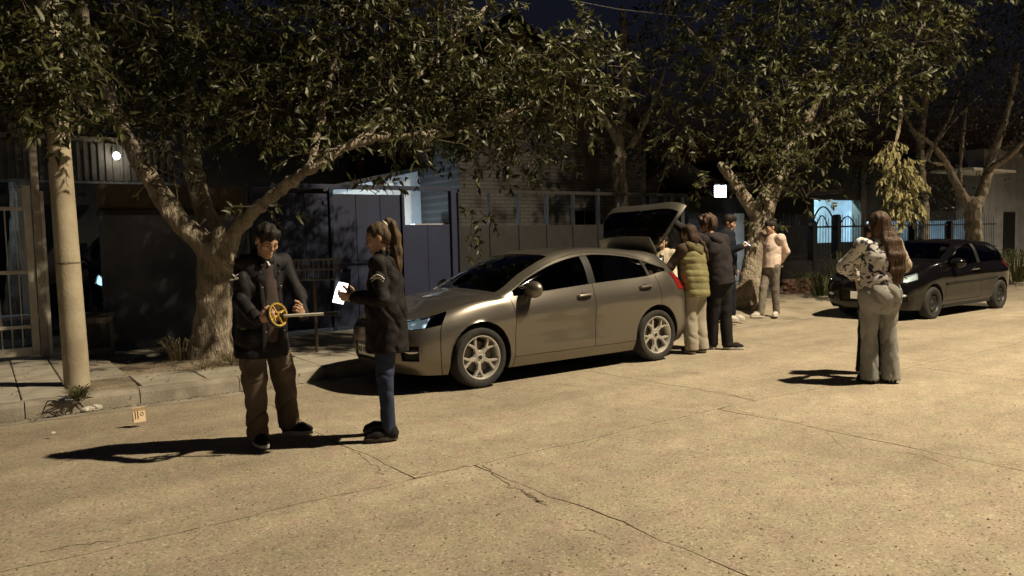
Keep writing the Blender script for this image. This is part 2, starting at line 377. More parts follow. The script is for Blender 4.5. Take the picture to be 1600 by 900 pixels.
for i, (pts, w) in enumerate([([(752, 728), (790, 756), (828, 776), (862, 792)], .012), ([(822, 770), (838, 784), (850, 783)], .02), ([(900, 826), (930, 830), (965, 846)], .004), ([(1150, 642), (1220, 655), (1290, 672)], .006), ([(1180, 628), (1130, 612), (1050, 606), (975, 594)], .006), ([(1290, 672), (1310, 690), (1318, 702)], .004), ([(600, 742), (575, 720), (548, 700)], .006), ([(640, 742), (700, 735), (760, 722)], .006), ([(960, 672), (930, 690), (915, 700)], .004), ([(1390, 705), (1440, 712), (1500, 735)], .006), ([(60, 862), (130, 850), (190, 846)], .006), ([(1095, 645), (1030, 640), (1000, 634)], .005), ([(700, 607), (735, 612), (765, 620)], .006)]): crack(pts, w, i)
# gutter and kerb
gut = struct(MB().add([(-13, 8.34, zr(8.33)), (56, 8.34, zr(8.33)), (56, 8.7, -.075), (-13, 8.7, -.075)], [(0, 1, 2, 3)]).build('gutter', M_KERB))
kerb = struct(MB().box((-13, 8.72, -.3), (8.4, 8.86, SW-.03)).build('kerb', M_EARTH))
for i in range(21):
    t0 = -12.9+i*1.014; j = rng.uniform(-.006, .006)
    MB().prism([(8.63+j, -.2), (8.66+j, SW-.035), (8.675+j, SW-.005), (8.7+j, SW+.004), (8.85+j, SW+.004+rng.uniform(-.004, .004)), (8.85+j, -.2)], lambda p, s, t0=t0: (t0+.004 if s == 0 else t0+1.008, p[0], p[1])).build('kerb_stone', M_KERB, kerb)
near_kerb = struct(MB().box((-13, -.5, -.3), (56, -.27, .12)).build('near_kerb', M_KERB))
struct(MB().box((-13, -6, -.3), (56, -.502, .11)).build('near_pavement', M_SLAB))
# pavement bed of packed earth
def hgrid(name, x0, x1, y0, y1, nx, ny, zf, m, parent=None):
    v = [(x0+(x1-x0)*i/nx, y0+(y1-y0)*j/ny, zf(x0+(x1-x0)*i/nx, y0+(y1-y0)*j/ny)) for j in range(ny+1) for i in range(nx+1)]
    f = [(j*(nx+1)+i, j*(nx+1)+i+1, (j+1)*(nx+1)+i+1, (j+1)*(nx+1)+i) for j in range(ny) for i in range(nx)]
    return mk(name, v, f, m, parent, True)
def bumpy(x, y): return .5*math.sin(3.1*x+1.7*y)+.3*math.sin(7.3*x-4.1*y+1)+.25*math.sin(13*x+11*y)+.2*math.sin(23*x-19*y+2)
TREE1 = G(328, 563, SW); TREE2 = G(1168, 480, SW)
def bedz(x, y):
    z = SW-.022+.006*bumpy(x, y)
    r = math.hypot(x-TREE1.x, y-TREE1.y); z += .1*math.exp(-(r/.6)**2)
    return z
pav = struct(hgrid('pavement', -13, 9.4, 8.85, 24, 150, 100, bedz, M_EARTH))
def vz(x, y):
    k = min(1, max(0, (y-8.3)/1.6)); s = k*k*(3-2*k)
    return zr(8.33)-.012+(SW+.02-zr(8.33))*s+.012*bumpy(x*.8, y*.8)
struct(hgrid('dirt_verge', 8.4, 56, 8.2, 26, 190, 70, vz, M_DUST))
def tiles(ts, ds, m, name, gap, skip):
    for i in range(len(ts)-1):
        for j in range(len(ds)-1):
            x0, x1, y0, y1 = ts[i]+gap, ts[i+1]-gap, ds[j]+gap, ds[j+1]-gap
            if skip((x0+x1)/2, (y0+y1)/2): continue
            h = [SW+rng.uniform(-.004, .005) for _ in range(4)]
            c = .008
            v = [(x0, y0, -.02), (x1, y0, -.02), (x1, y1, -.02), (x0, y1, -.02)]+[(x0, y0, h[0]-c), (x1, y0, h[1]-c), (x1, y1, h[2]-c), (x0, y1, h[3]-c)]+[(x0+c, y0+c, h[0]), (x1-c, y0+c, h[1]), (x1-c, y1-c, h[2]), (x0+c, y1-c, h[3])]
            f = [(0, 1, 5, 4), (1, 2, 6, 5), (2, 3, 7, 6), (3, 0, 4, 7), (4, 5, 9, 8), (5, 6, 10, 9), (6, 7, 11, 10), (7, 4, 8, 11), (8, 9, 10, 11)]
            mk(name, v, f, m, pav)
pit = lambda x, y: abs(x-TREE1.x) < .8 and abs(y-TREE1.y) < .75
POLE = G(121, 601, SW)
tiles([POLE.x-.12-.42*k for k in range(9, -1, -1)], [8.87+.415*k for k in range(9)], M_PAVER, 'paver', .005, lambda x, y: math.hypot(x-POLE.x, y-POLE.y) < .3)
tiles([POLE.x-.12+.66*k for k in range(13)], [8.87, 9.75, 10.6, 11.4, 12.15], M_SLAB, 'pavement_slab', .006, lambda x, y: pit(x, y) or math.hypot(x-POLE.x, y-POLE.y) < .35)

# ------------------------------------------------------------------ street lamp (its lantern lights the scene)
sl = thing('street_lamp', 'nearest steel street lamp, its curved arm reaching over the road', 'street lamp', (LAMP[0], -1.0, .11))
MB().tube([(0, 0, -.1), (0, 0, 1.4), (0, 0, LAMP[2]-1.0)], [.11, .095, .06], 14).build('pole', M_DARKMETAL, sl, True)
MB().tube([(0, 0, LAMP[2]-1.1), (0, .25, LAMP[2]-.4), (0, .9, LAMP[2]-.1), (0, LAMP[1]+.8, LAMP[2]+.02)], .04, 10).build('arm', M_DARKMETAL, sl, True)
MB().lathe([(.0, .12), (.1, .11), (.18, .02), (.19, 0), (.17, -.005)], 20, Matrix.Translation((0, LAMP[1]+1.0, LAMP[2]-.11))).build('lantern', M_DARKMETAL, sl, True)
MB().lathe([(.0, 0), (.15, 0), (.15, -.01), (0, -.01)], 20, Matrix.Translation((0, LAMP[1]+1.0, LAMP[2]-.112))).build('bulb_cover', emit_mat('lantern_glow', (1, .78, .48), 6), sl)

sl2 = copy_tree(sl); sl2.location.x += 21.5; tag(sl2, 'next street lamp of the row, farther along the road to the right', 'street lamp', 'street lamps across the road'); sl['group'] = 'street lamps across the road'
# ------------------------------------------------------------------ utility pole
up = thing('utility_pole', 'round beige concrete utility pole at the kerb in front of the white gate', 'pole', POLE)
ptop = PZ(88, 195, (WY(88, 195, POLE.y)).y) if False else WY(89, 195, POLE.y+.02)-POLE
k = 8.0/ptop.z
lean = Vector((ptop.x*k*.9, .1, 8.0))
o = MB().tube([lean*(i/24)+Vector((0, 0, -.25)) if i == 0 else lean*(i/24) for i in range(25)], [.128-.048*i/24 for i in range(25)], 28).build('shaft', M_POLE, up, True)
MB().tube([lean*.165, lean*.167], [.1235, .1235], 28).build('casting_joint', M_CRACK, up)
MB().tube([lean*.3+Vector((-.118, -.05, 0)), lean*.42+Vector((-.115, -.04, 0)), lean*.9+Vector((-.09, -.03, 0))], .009, 6).build('conduit', M_IRON, up)
# overhead cable
a = PZ(850, -8, 13.0); b_ = PZ(1062, 25, 15.5); c_ = PZ(1240, 40, 18)
cb = [a+(a-b_)*2.2+Vector((0, 0, .5)), a+(a-b_)*.8+Vector((0, 0, .12)), a, a*.5+b_*.5-Vector((0, 0, .05)), b_, c_, c_+(c_-b_)*2]
tag(MB().tube(cb, .007, 6).build('overhead_cable', mat('cable_grey', (.12, .12, .12), rough=.5)), 'thin grey cable strung overhead between the tree crowns', 'cable')

# ------------------------------------------------------------------ property line
YL = 12.2
def box_px(px0, py0, px1, py1, Y, th=.1):
    """box standing at plane Y that covers these photo corners -> lo, hi"""
    a = WY(px0, py1, Y); b = WY(px1, py0, Y); return (a.x, Y, a.z), (b.x, Y+th, b.z)
# white barred gate on the left
g0 = WY(-75, 560, YL); g1 = WY(72, 560, YL); gz1 = WY(40, 322, YL).z
wg = thing('barred_gate', 'white painted metal gate of thin vertical bars at the left edge', 'gate', (g1.x, YL, SW))
GW = g1.x-g0.x; GH = gz1-SW
for x0, x1 in ((-GW, -GW+.09), (-.15, -.06)):
    MB().box((x0, -.03, .05), (x1, .03, GH+.28)).build('frame_post', M_WHITEPAINT, wg, bevel=.006)
for z, h in ((.05, .11), (.42, .045), (1.16, .05), (GH-.06, .05)):
    MB().box((-GW+.092, -.022, z), (-.152, .022, z+h)).build('rail', M_WHITEPAINT, wg, bevel=.004)
nb = int((GW-.3)/.118)
for i in range(nb):
    x = -.15-.1-i*.118
    MB().tube([(x, .034, .1), (x, .034, GH+(.18 if i % 2 == 0 else .0))], .009, 6).build('bar', M_WHITEPAINT, wg)
gp = thing('gate_post', 'weathered square white post beside the barred gate', 'post', (g1.x+.0, YL-.02, SW))
MB().box((-.05, -.05, -.03), (.04, .05, GH+.95)).build('shaft', mat('old_white_paint', (.3, .27, .23), rough=.85, col2=(.42, .38, .32), nscale=5, bump=.4), gp, bevel=.008)
MB().box((.042, -.045, -.03), (.085, .04, GH+.2)).build('hinge_strip', M_WHITEPAINT, gp, bevel=.004)
# lit bluish post inside that yard
p = WY(46, 520, 14.2); q = WY(46, 300, 14.2)
yp = thing('yard_post', 'pale blue lit slim column in the dark yard behind the barred gate', 'column', (p.x, 14.2, SW))
MB().box((-.055, -.05, 0), (.055, .05, q.z-SW)).build('shaft', M_WHITEW, yp, bevel=.006); MB().box((-.09, -.085, q.z-SW), (.09, .085, q.z-SW+.06)).build('capital', M_WHITEW, yp, bevel=.006)
bn = thing('yard_bench', 'low pale bench board standing in the yard behind the barred gate', 'bench', (WY(15, 477, 14.0).x, 14.0, SW))
MB().box((-.5, -.18, .42), (.5, .18, .48)).build('seat', M_WHITEW, bn, bevel=.006)
for s in (-.42, .42): MB().box((s-.04, -.14, 0), (s+.04, .14, .42)).build('leg', M_DARKW, bn)
point_light('yard_lamp_light', (p.x-.75, 14.9, 2.3), 9, (.55, .8, 1), .08)
yl = thing('yard_lamp', 'small cool lamp on a bracket in the yard behind the barred gate', 'lamp', (p.x-.75, 15.2, SW))
MB().tube([(0, .0, 0), (0, 0, 2.3), (0, -.3, 2.33)], .025, 8).build('bracket', M_IRON, yl, True)
MB().lathe([(0, .08), (.07, .05), (.08, 0)], 12, Matrix.Translation((0, -.3, 2.3))).build('shade', M_IRON, yl, True)

# carport / balcony on the left with its bulb
CY = 13.6
lo, hi = box_px(118, 215, 330, 281, CY, .06)
xr = WY(270, 250, CY).x
cp = thing('carport', 'dark carport with a ribbed fascia and flat roof above the left driveway', 'carport', (lo[0], CY, SW))
W = xr-lo[0]; z0 = lo[2]-SW; z1 = WY(200, 224, CY).z-SW
M_FASC = mat('fascia_metal', (.06, .062, .068), rough=.6, noise=.3, nscale=4)
MB().box((-1.2, 0, z0), (W, .05, z1)).build('fascia', M_FASC, cp)
MB().box((-1.25, -.06, z1+.002), (W+.03, 4.5, z1+.07)).build('roof', mat('roof_edge', (.12, .115, .11), rough=.7), cp)
for i in range(int((W+1.2)/.1)):
    x = -1.17+i*.1; MB().box((x, -.028, z0-.01), (x+.04, -.002, z1-.02)).build('rib', M_FASC, cp)
MB().box((-1.2, -.02, z0-.05), (W, .06, z0-.012)).build('beam', mat('beam_grey', (.12, .14, .16), rough=.6), cp)
for x, y in ((W-.1, .08), (W-.1, 4.3)): MB().box((x, y, 0), (x+.1, y+.1, z0-.06)).build('post', M_DARKMETAL, cp)
bl = WY(182, 242, CY-.16)
lb = thing('bulb_lamp', 'bare glowing bulb hanging under the carport fascia on the left', 'lamp', (bl.x, CY-.16, bl.z))
MB().lathe([(0, -.075), (.036, -.06), (.055, -.016), (.04, .02), (.018, .04)], 14).build('bulb', emit_mat('bulb_glow', (1, .86, .62), 26), lb, True)
MB().lathe([(.02, .04), (.022, .09), (0, .09)], 12).build('socket', M_IRON, lb, True)
MB().tube([(0, 0, .085), (0, .0, .16), (0, .14, .2)], .008, 6).build('bracket', M_IRON, lb)
point_light('bulb_light', (bl.x, CY-.26, bl.z-.02), 5, (1, .82, .55), .04)

# beige boundary wall behind the left tree
bw0 = WY(168, 545, YL).x; bw1 = WY(392, 500, YL).x; bwt = WY(380, 336, YL).z
wl_ = thing('boundary_wall', 'grey stuccoed boundary wall in dappled light behind the left tree', 'wall', (bw0, YL, SW))
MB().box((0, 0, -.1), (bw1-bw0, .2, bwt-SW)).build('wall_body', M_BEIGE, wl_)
MB().box((-.02, -.025, bwt-SW+.001), (bw1-bw0+.02, .225, bwt-SW+.08)).build('coping', M_DARKW, wl_, bevel=.01)
MB().box((0, .03, bwt-SW+.082), (bw1-bw0, .17, WY(380, 292, YL).z-SW)).build('upper_panel', M_BROWNW, wl_)
mb_ = thing('meter_cabinet', 'squat concrete meter cabinet against the wall right of the utility pole', 'cabinet', (WY(150, 545, YL-.25).x, YL-.4, SW))
MB().box((-.2, -.12, -.03), (.2, .2, .55)).build('housing', stucco('cabinet_plaster', (.1, .085, .065), (.17, .145, .11)), mb_, bevel=.012)
MB().box((-.15, -.128, .12), (.15, -.118, .46)).build('door', M_DARKMETAL, mb_, bevel=.004); MB().box((-.23, -.14, .552), (.23, .215, .6)).build('lid', M_DARKW, mb_, bevel=.01)

# blue sheet-metal gate
ga = WY(396, 500, YL-.02).x; gb = WY(636, 500, YL-.02).x; gc = WY(714, 490, YL-.02).x
gt = WY(600, 297, YL).z-SW; gl = WY(670, 351, YL).z-SW
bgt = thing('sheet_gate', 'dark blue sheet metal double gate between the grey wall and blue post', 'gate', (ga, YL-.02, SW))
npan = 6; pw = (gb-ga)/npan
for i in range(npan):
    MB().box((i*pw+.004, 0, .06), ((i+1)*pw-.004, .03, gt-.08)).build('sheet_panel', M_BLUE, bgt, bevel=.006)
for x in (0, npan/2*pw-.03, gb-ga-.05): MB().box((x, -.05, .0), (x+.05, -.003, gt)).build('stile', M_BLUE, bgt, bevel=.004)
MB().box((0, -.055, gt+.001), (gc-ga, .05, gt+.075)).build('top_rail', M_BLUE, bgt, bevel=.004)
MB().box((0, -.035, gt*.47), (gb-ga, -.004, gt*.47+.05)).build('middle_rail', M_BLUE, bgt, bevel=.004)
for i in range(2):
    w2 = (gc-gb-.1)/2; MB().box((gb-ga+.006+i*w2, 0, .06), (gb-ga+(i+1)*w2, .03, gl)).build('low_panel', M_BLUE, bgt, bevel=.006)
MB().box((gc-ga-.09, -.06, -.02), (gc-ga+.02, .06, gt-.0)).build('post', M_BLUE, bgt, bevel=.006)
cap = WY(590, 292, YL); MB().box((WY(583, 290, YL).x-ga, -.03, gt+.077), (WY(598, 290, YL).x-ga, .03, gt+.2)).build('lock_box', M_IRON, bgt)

# white lit outbuilding behind the blue gate
OY = 16.4
a0 = WY(520, 297, OY); a1 = WY(656, 267, OY)
ob = thing('outbuilding', 'white lean-to outbuilding lit cold white behind the blue gate', 'building', (a0.x, OY, SW))
h0 = a0.z-SW; h1 = a1.z-SW; ww = a1.x-a0.x
MB().prism([(0, -.1), (ww, -.1), (ww, h1), (0, h0)], lambda p, s: (p[0], s*.2, p[1])).build('gable_wall', M_WHITEW, ob)
MB().prism([(-.3, h0-.05), (ww+.12, h1+.03), (ww+.12, h1+.13), (-.3, h0+.05)], lambda p, s: (p[0], -.2+s*4.5, p[1])).build('roof', M_ROOF, ob)
lo2, hi2 = box_px(650, 349, 720, 420, 15.2, .2)
MB().box((lo2[0]-a0.x, 15.2-OY, -.1), (hi2[0]-a0.x, 15.4-OY, hi2[2]-SW)).build('yard_wall', M_WHITEW, ob)
yl2 = WY(600, 296, 15.0)
cl_ = thing('yard_floodlight', 'cold white floodlight on a stake behind the blue gate', 'lamp', (yl2.x, 15.0, SW))
MB().tube([(0, 0, -.05), (0, 0, 1.55)], .02, 8).build('stake', M_IRON, cl_); MB().box((-.09, -.03, 1.55), (.09, .03, 1.7)).build('housing', M_IRON, cl_, bevel=.01)
MB().box((-.075, .032, 1.565), (.075, .036, 1.685)).build('lens', emit_mat('flood_glow', (.75, .9, 1), 12), cl_)
point_light('yard_floodlight_light', (yl2.x+.15, 15.35, 1.75), 95, (.62, .82, 1.0), .08)

# dark panel fence in front of the brick house
fa = WY(722, 480, YL).x; fb = WY(1075, 440, YL).x
ft = WY(820, 303, YL).z-SW; fl = WY(800, 352, YL).z-SW
pf = thing('panel_fence', 'dark brown metal panel fence with tall posts behind the grey car', 'fence', (fa, YL, SW))
n = 9; pw = (fb-fa)/n
for i in range(n): MB().box((i*pw+.03, 0, .05), ((i+1)*pw-.03, .04, fl+rng.uniform(-.01, .01))).build('panel', M_DARKMETAL, pf, bevel=.006)
for i in range(n+1): MB().box((i*pw-.028, -.02, -.02), (i*pw+.028, .06, ft+(.14 if i == 5 else .0))).build('post', M_DARKMETAL, pf, bevel=.004)
MB().box((0, -.012, ft+.002), (fb-fa, .045, ft+.07)).build('top_rail', M_DARKMETAL, pf)
# brick house behind
HY = 14.6
b0 = WY(718, 300, HY).x; b1 = WY(1010, 300, HY).x; bt = WY(720, 195, HY).z-SW
bh = thing('brick_house', 'painted brick house with pitched roof behind the dark panel fence', 'house', (b0, HY, SW))
MB().box((0, 0, -.1), (b1-b0, 5, bt)).build('wall', M_BRICK, bh)
MB().prism([(-.35, bt-.02), ((b1-b0)*.5, bt+2.1), (b1-b0+.35, bt-.02), (b1-b0+.35, bt+.1), ((b1-b0)*.5, bt+2.25), (-.35, bt+.1)], lambda p, s: (p[0], -.3+s*5.6, p[1])).build('roof', M_ROOF, bh)
MB().prism([(0, bt+.002), ((b1-b0), bt+.002), ((b1-b0)*.5, bt+2.08)], lambda p, s: (p[0], .01+s*.2, p[1])).build('gable', M_BROWNW, bh)
for wx in (.62,):
    X = (b1-b0)*wx; wd = MB().box((X-.45, -.04, 1.1), (X+.45, -.003, 2.2)).build('window', M_DARKMETAL, bh, bevel=.01)
    for sx in (-.4, .03): MB().box((X+sx, -.05, 1.16), (X+sx+.37, -.042, 2.14)).build('pane', glass_mat('house_glass', (.05, .05, .06)), wd)
# tall gabled house far behind
TY = 24
t0 = WY(768, 120, TY).x; t1 = WY(905, 120, TY).x; tz = WY(820, 120, TY).z-SW; tk = WY(790, 28, TY).z-SW
th = thing('tall_house', 'tall brown gabled house rising between the two leafy crowns', 'house', (t0, TY, SW))
MB().box((0, 0, -.1), (t1-t0, 7, tz)).build('wall', M_BROWNW, th)
kx = (t1-t0)*.2
MB().prism([(0, tz+.002), (t1-t0, tz+.002), (kx, tk)], lambda p, s: (p[0], s*7, p[1])).build('gable', M_BROWNW, th)
MB().prism([(kx, tk+.01), (t1-t0+.4, tz-.2), (t1-t0+.4, tz-.05), (kx, tk+.17)], lambda p, s: (p[0], -.4+s*7.8, p[1])).build('roof', M_ROOF, th)
MB().box((1.0, -.05, tz-2.2), (1.9, -.004, tz-.9)).build('window', M_DARKMETAL, th)

# house with floodlight (centre right)
FY = 15.2
c0 = WY(1015, 380, FY).x; c1 = WY(1268, 380, FY).x; ct = WY(1060, 306, FY).z-SW
fh = thing('porch_house', 'low dark house with a pitched porch roof behind the people', 'house', (c0, FY, SW))
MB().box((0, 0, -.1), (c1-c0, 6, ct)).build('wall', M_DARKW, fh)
ax = WY(1040, 278, FY-.9).x-c0; bx_ = WY(1115, 300, FY-.9)
MB().prism([(-.6, ct-.05), (ax+.2, ct+.95), (bx_.x-c0+.5, ct+.15), (c1-c0+.3, ct+.1), (c1-c0+.3, ct+.22), (bx_.x-c0+.5, ct+.27), (ax+.2, ct+1.1), (-.6, ct+.1)], lambda p, s: (p[0], -.9+s*7, p[1])).build('roof', M_ROOF, fh)
for px in (1045, 1062): x = WY(px, 350, FY-.7).x-c0; MB().box((x, -.75, -.05), (x+.14, -.61, ct+.02)).build('porch_post', M_BROWNW, fh, bevel=.01)
x = WY(1152, 350, FY).x-c0; MB().box((x-.16, -.03, .02), (x+.3, -.004, 2.1)).build('door', M_WHITEW, fh, bevel=.01)
fl_ = WY(1125, 299, FY-1.1)
fd = thing('flood_lamp', 'dazzling white flood lamp under the dark porch roof right of centre', 'lamp', (fl_.x, FY-1.1, fl_.z))
MB().box((-.26, 0, -.18), (.26, .09, .18)).build('housing', M_IRON, fd, bevel=.03)
MB().box((-.28, -.09, .185), (.28, .09, .2)).build('hood', M_IRON, fd)
MB().box((-.235, -.03, -.155), (.235, -.002, .155)).build('lens', emit_mat('lamp_lens_glow', (.78, .93, 1), 30), fd, bevel=.012)
MB().tube([(0, .07, 0), (0, .35, .12), (0, 1.1, .12)], .02, 8).build('bracket', M_IRON, fd)
spl = bpy.data.lights.new('flood_lamp_light', 'SPOT'); spl.energy = 700; spl.color = (.7, .88, 1); spl.spot_size = R(130); spl.spot_blend = .5; spl.shadow_soft_size = .15
so = bpy.data.objects.new('flood_lamp_light', spl); COL.objects.link(so); so.location = (fl_.x, FY-1.16, fl_.z); so.rotation_euler = (R(62), 0, 0)

# house with the lit patio (right)
PY = 17.2
q0 = WY(1232, 380, PY).x; q1 = WY(1520, 380, PY).x; qt = WY(1300, 250, PY).z-SW
ph_ = thing('patio_house', 'dark house with a bluish lit white patio behind the iron fence', 'house', (q0, PY, SW))
o0 = WY(1272, 380, PY).x-q0; o1 = WY(1341, 380, PY).x-q0; oz0 = WY(1272, 380, PY).z-SW; oz1 = WY(1300, 312, PY).z-SW
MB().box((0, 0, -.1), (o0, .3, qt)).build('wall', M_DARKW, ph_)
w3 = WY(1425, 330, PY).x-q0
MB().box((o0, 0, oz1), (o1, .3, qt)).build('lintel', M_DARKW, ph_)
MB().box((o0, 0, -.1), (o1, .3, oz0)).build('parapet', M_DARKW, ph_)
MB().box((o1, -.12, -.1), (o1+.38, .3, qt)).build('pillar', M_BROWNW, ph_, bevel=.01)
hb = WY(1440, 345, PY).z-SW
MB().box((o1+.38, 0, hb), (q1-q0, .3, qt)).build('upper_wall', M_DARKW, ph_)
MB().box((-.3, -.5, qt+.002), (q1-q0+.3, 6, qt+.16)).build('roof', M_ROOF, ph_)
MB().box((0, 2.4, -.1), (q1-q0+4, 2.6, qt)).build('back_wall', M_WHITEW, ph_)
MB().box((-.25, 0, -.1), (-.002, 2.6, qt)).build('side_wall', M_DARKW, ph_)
MB().box((o0+.9, 1.9, .0), (o0+2.2, 2.35, .75)).build('patio_counter', M_DARKW, ph_, bevel=.02)
plx = (q0+(o0+o1)/2-.2, PY+1.2, SW+qt-.35)
point_light('patio_light', plx, 1500, (.42, .8, 1.0), .12)
point_light('patio_side_light', (q0+o1+4.2, PY+1.0, SW+hb-.15), 200, (.36, .66, 1.0), .12)
pl_ = thing('patio_lamp', 'ceiling lamp hidden under the roof of the lit patio', 'lamp', (plx[0], plx[1], SW+qt-.2))
MB().lathe([(0, 0), (.14, 0), (.12, -.08), (0, -.1)], 16).build('shade', emit_mat('patio_glow', (.5, .85, 1), 3), pl_, True); MB().tube([(0, 0, 0), (0, 0, .2)], .015, 6).build('stem', M_IRON, pl_)

# wrought-iron fence in front of it
IY = 12.5
i0 = WY(1222, 400, IY).x; i1 = WY(1560, 400, IY).x
it = WY(1440, 342, IY).z-SW; im = WY(1440, 353, IY).z-SW; ib = WY(1300, 405, IY).z-SW
fz = thing('iron_fence', 'black wrought iron fence with arched tops in front of the lit patio', 'fence', (i0, IY, SW))
MB().box((0, 0, -.1), (i1-i0, .2, ib)).build('plinth', M_DARKW, fz)
for z in (ib+.1, im): MB().box((0, .08, z), (i1-i0, .12, z+.05)).build('rail', M_IRON, fz)
nbar = int((i1-i0)/.14); xg = WY(1311, 350, IY).x-i0
for i in range(nbar):
    x = .07+i*.14; top = it+(.12 if i % 2 else .02)
    MB().tube([(x, .1, ib+.02), (x, .1, top), (x, .1, top+.06)], [.010, .010, .001], 6).build('bar', M_IRON, fz)
for px in (1273, 1311, 1377, 1430, 1487, 1520):
    x = WY(px, 360, IY).x-i0; hh = WY(px, 335 if px == 1311 else 345, IY).z-SW
    MB().prism([(-.09, -.1), (.09, -.1), (.09, hh-.12), (.06, hh-.03), (0, hh), (-.06, hh-.03), (-.09, hh-.12)], lambda p, s, x=x: (x+p[0], -.02+s*.2, p[1])).build('post', M_IRON, fz)
def arch(px0, px1, pyb, pyt, rad):
    P = []
    for k in range(17):
        w = k/16; x = WY(px0+(px1-px0)*w, 350, IY-.02).x-i0; zb = WY((px0+px1)/2, pyb, IY).z; zt = WY((px0+px1)/2, pyt, IY).z
        P.append((x, .06, zb+(zt-zb)*math.sin(math.pi*w)**.75-SW))
    MB().tube(P, rad, 6).build('arch', M_IRON, fz)
arch(1275, 1306, 345, 323, .022); arch(1280, 1297, 354, 337, .018); arch(1316, 1340, 354, 338, .018)
# right edge house
RY = 16.0
r0 = WY(1536, 380, RY).x; r1 = WY(1700, 380, RY).x; rt = WY(1560, 235, RY).z-SW
rh = thing('corner_house', 'pale rendered house at the far right edge with a small canopy', 'house', (r0, RY, SW))
MB().box((0, 0, -.1), (r1-r0, 5, rt)).build('wall', stucco('grey_render', (.2, .2, .2), (.3, .3, .3)), rh)
MB().box((-.4, -1.2, rt+.002), (r1-r0, 5.2, rt+.2)).build('roof', M_ROOF, rh)
ca = WY(1508, 266, RY-1.0); cb_ = WY(1536, 260, RY-1.0)
MB().box((ca.x-r0, -1.3, ca.z-SW), (.0, .4, ca.z-SW+.1)).build('canopy', M_WHITEPAINT, rh, bevel=.01)
x = WY(1580, 380, RY).x-r0; MB().box((x-.9, -.04, .02), (x+.3, -.004, 2.2)).build('window', M_DARKMETAL, rh)
# left house closing the driveway and the dark backdrop of the block
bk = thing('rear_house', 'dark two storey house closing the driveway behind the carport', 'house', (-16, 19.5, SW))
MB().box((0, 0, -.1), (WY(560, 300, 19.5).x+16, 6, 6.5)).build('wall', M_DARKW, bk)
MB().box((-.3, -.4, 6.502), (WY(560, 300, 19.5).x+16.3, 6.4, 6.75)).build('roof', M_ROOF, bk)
for wx in (9.5, 12.8): MB().box((wx, -.04, 3.6), (wx+1.1, -.003, 4.9)).build('window', M_DARKMETAL, bk, bevel=.01)
# ------------------------------------------------------------------ cars: a lofted shell cut into panels
M_TYRE = mat('tyre_rubber', (.022, .021, .02), rough=.85, noise=.3, nscale=20, bump=.2, bscale=90)
M_RIM = mat('alloy_silver', (.58, .56, .52), rough=.38, metal=.6)
M_STEEL = mat('black_steel_wheel', (.03, .03, .03), rough=.5, metal=.5)
M_BLACKPL = mat('black_trim', (.01, .01, .01), rough=.5, spec=.2)
M_INNER = mat('car_interior_black', (.008, .008, .008), rough=.9)
M_SEAT = mat('seat_cloth', (.02, .02, .022), rough=.95, noise=.3, nscale=40)
M_CHROME = mat('chrome', (.6, .6, .6), rough=.12, metal=1)
M_GLASS = glass_mat('tinted_glass', (.06, .06, .065))
M_GLASS2 = glass_mat('windscreen_glass', (.24, .25, .26))
M_LENS = glass_mat('lamp_lens', (.75, .8, .82))
M_REFL = mat('lamp_reflector', (.62, .68, .72), rough=.3, metal=.35)
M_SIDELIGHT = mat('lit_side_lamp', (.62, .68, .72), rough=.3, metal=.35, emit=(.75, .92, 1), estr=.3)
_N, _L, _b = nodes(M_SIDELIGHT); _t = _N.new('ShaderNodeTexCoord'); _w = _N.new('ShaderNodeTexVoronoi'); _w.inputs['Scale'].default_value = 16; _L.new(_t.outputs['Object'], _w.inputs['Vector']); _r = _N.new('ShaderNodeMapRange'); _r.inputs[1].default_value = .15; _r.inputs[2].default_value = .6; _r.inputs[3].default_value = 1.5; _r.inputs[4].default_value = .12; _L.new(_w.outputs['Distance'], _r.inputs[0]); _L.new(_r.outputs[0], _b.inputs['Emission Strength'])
M_RED = mat('tail_lamp_red', (.22, .01, .012), rough=.2, coat=.6)
M_PLATE = mat('plate_white', (.82, .81, .78), rough=.5)
M_INK = mat('plate_ink', (.02, .02, .03), rough=.6)
def paint(name, col, metal, rough, dust):
    m = mat(name, col, rough=rough, metal=metal, coat=.55); N, L, b = nodes(m)
    tc = N.new('ShaderNodeTexCoord'); n = N.new('ShaderNodeTexNoise'); n.inputs['Scale'].default_value = 2.5; n.inputs['Detail'].default_value = 9; L.new(tc.outputs['Object'], n.inputs[0])
    sp = N.new('ShaderNodeSeparateXYZ'); L.new(tc.outputs['Object'], sp.inputs[0])
    r = N.new('ShaderNodeMapRange'); r.inputs[1].default_value = .75; r.inputs[2].default_value = .15; L.new(sp.outputs[2], r.inputs[0])
    ml = N.new('ShaderNodeMath'); ml.operation = 'MULTIPLY'; L.new(r.outputs[0], ml.inputs[0]); L.new(n.outputs[0], ml.inputs[1])
    m2 = N.new('ShaderNodeMath'); m2.operation = 'MULTIPLY'; m2.inputs[1].default_value = dust; L.new(ml.outputs[0], m2.inputs[0])
    x = N.new('ShaderNodeMix'); x.data_type = 'RGBA'; x.inputs[6].default_value = (*col, 1); x.inputs[7].default_value = (.16, .135, .1, 1); L.new(m2.outputs[0], x.inputs[0]); L.new(x.outputs[2], b.inputs['Base Color'])
    rr = N.new('ShaderNodeMapRange'); rr.inputs[3].default_value = rough; rr.inputs[4].default_value = .75; L.new(m2.outputs[0], rr.inputs[0]); L.new(rr.outputs[0], b.inputs['Roughness'])
    n3 = N.new('ShaderNodeMath'); n3.operation = 'SUBTRACT'; n3.inputs[0].default_value = .9 if metal else .25; L.new(m2.outputs[0], n3.inputs[1]); L.new(n3.outputs[0], b.inputs['Coat Weight'])
    return m
M_BRONZE = paint('bronze_grey_metallic', (.2, .185, .16), .8, .34, .3)
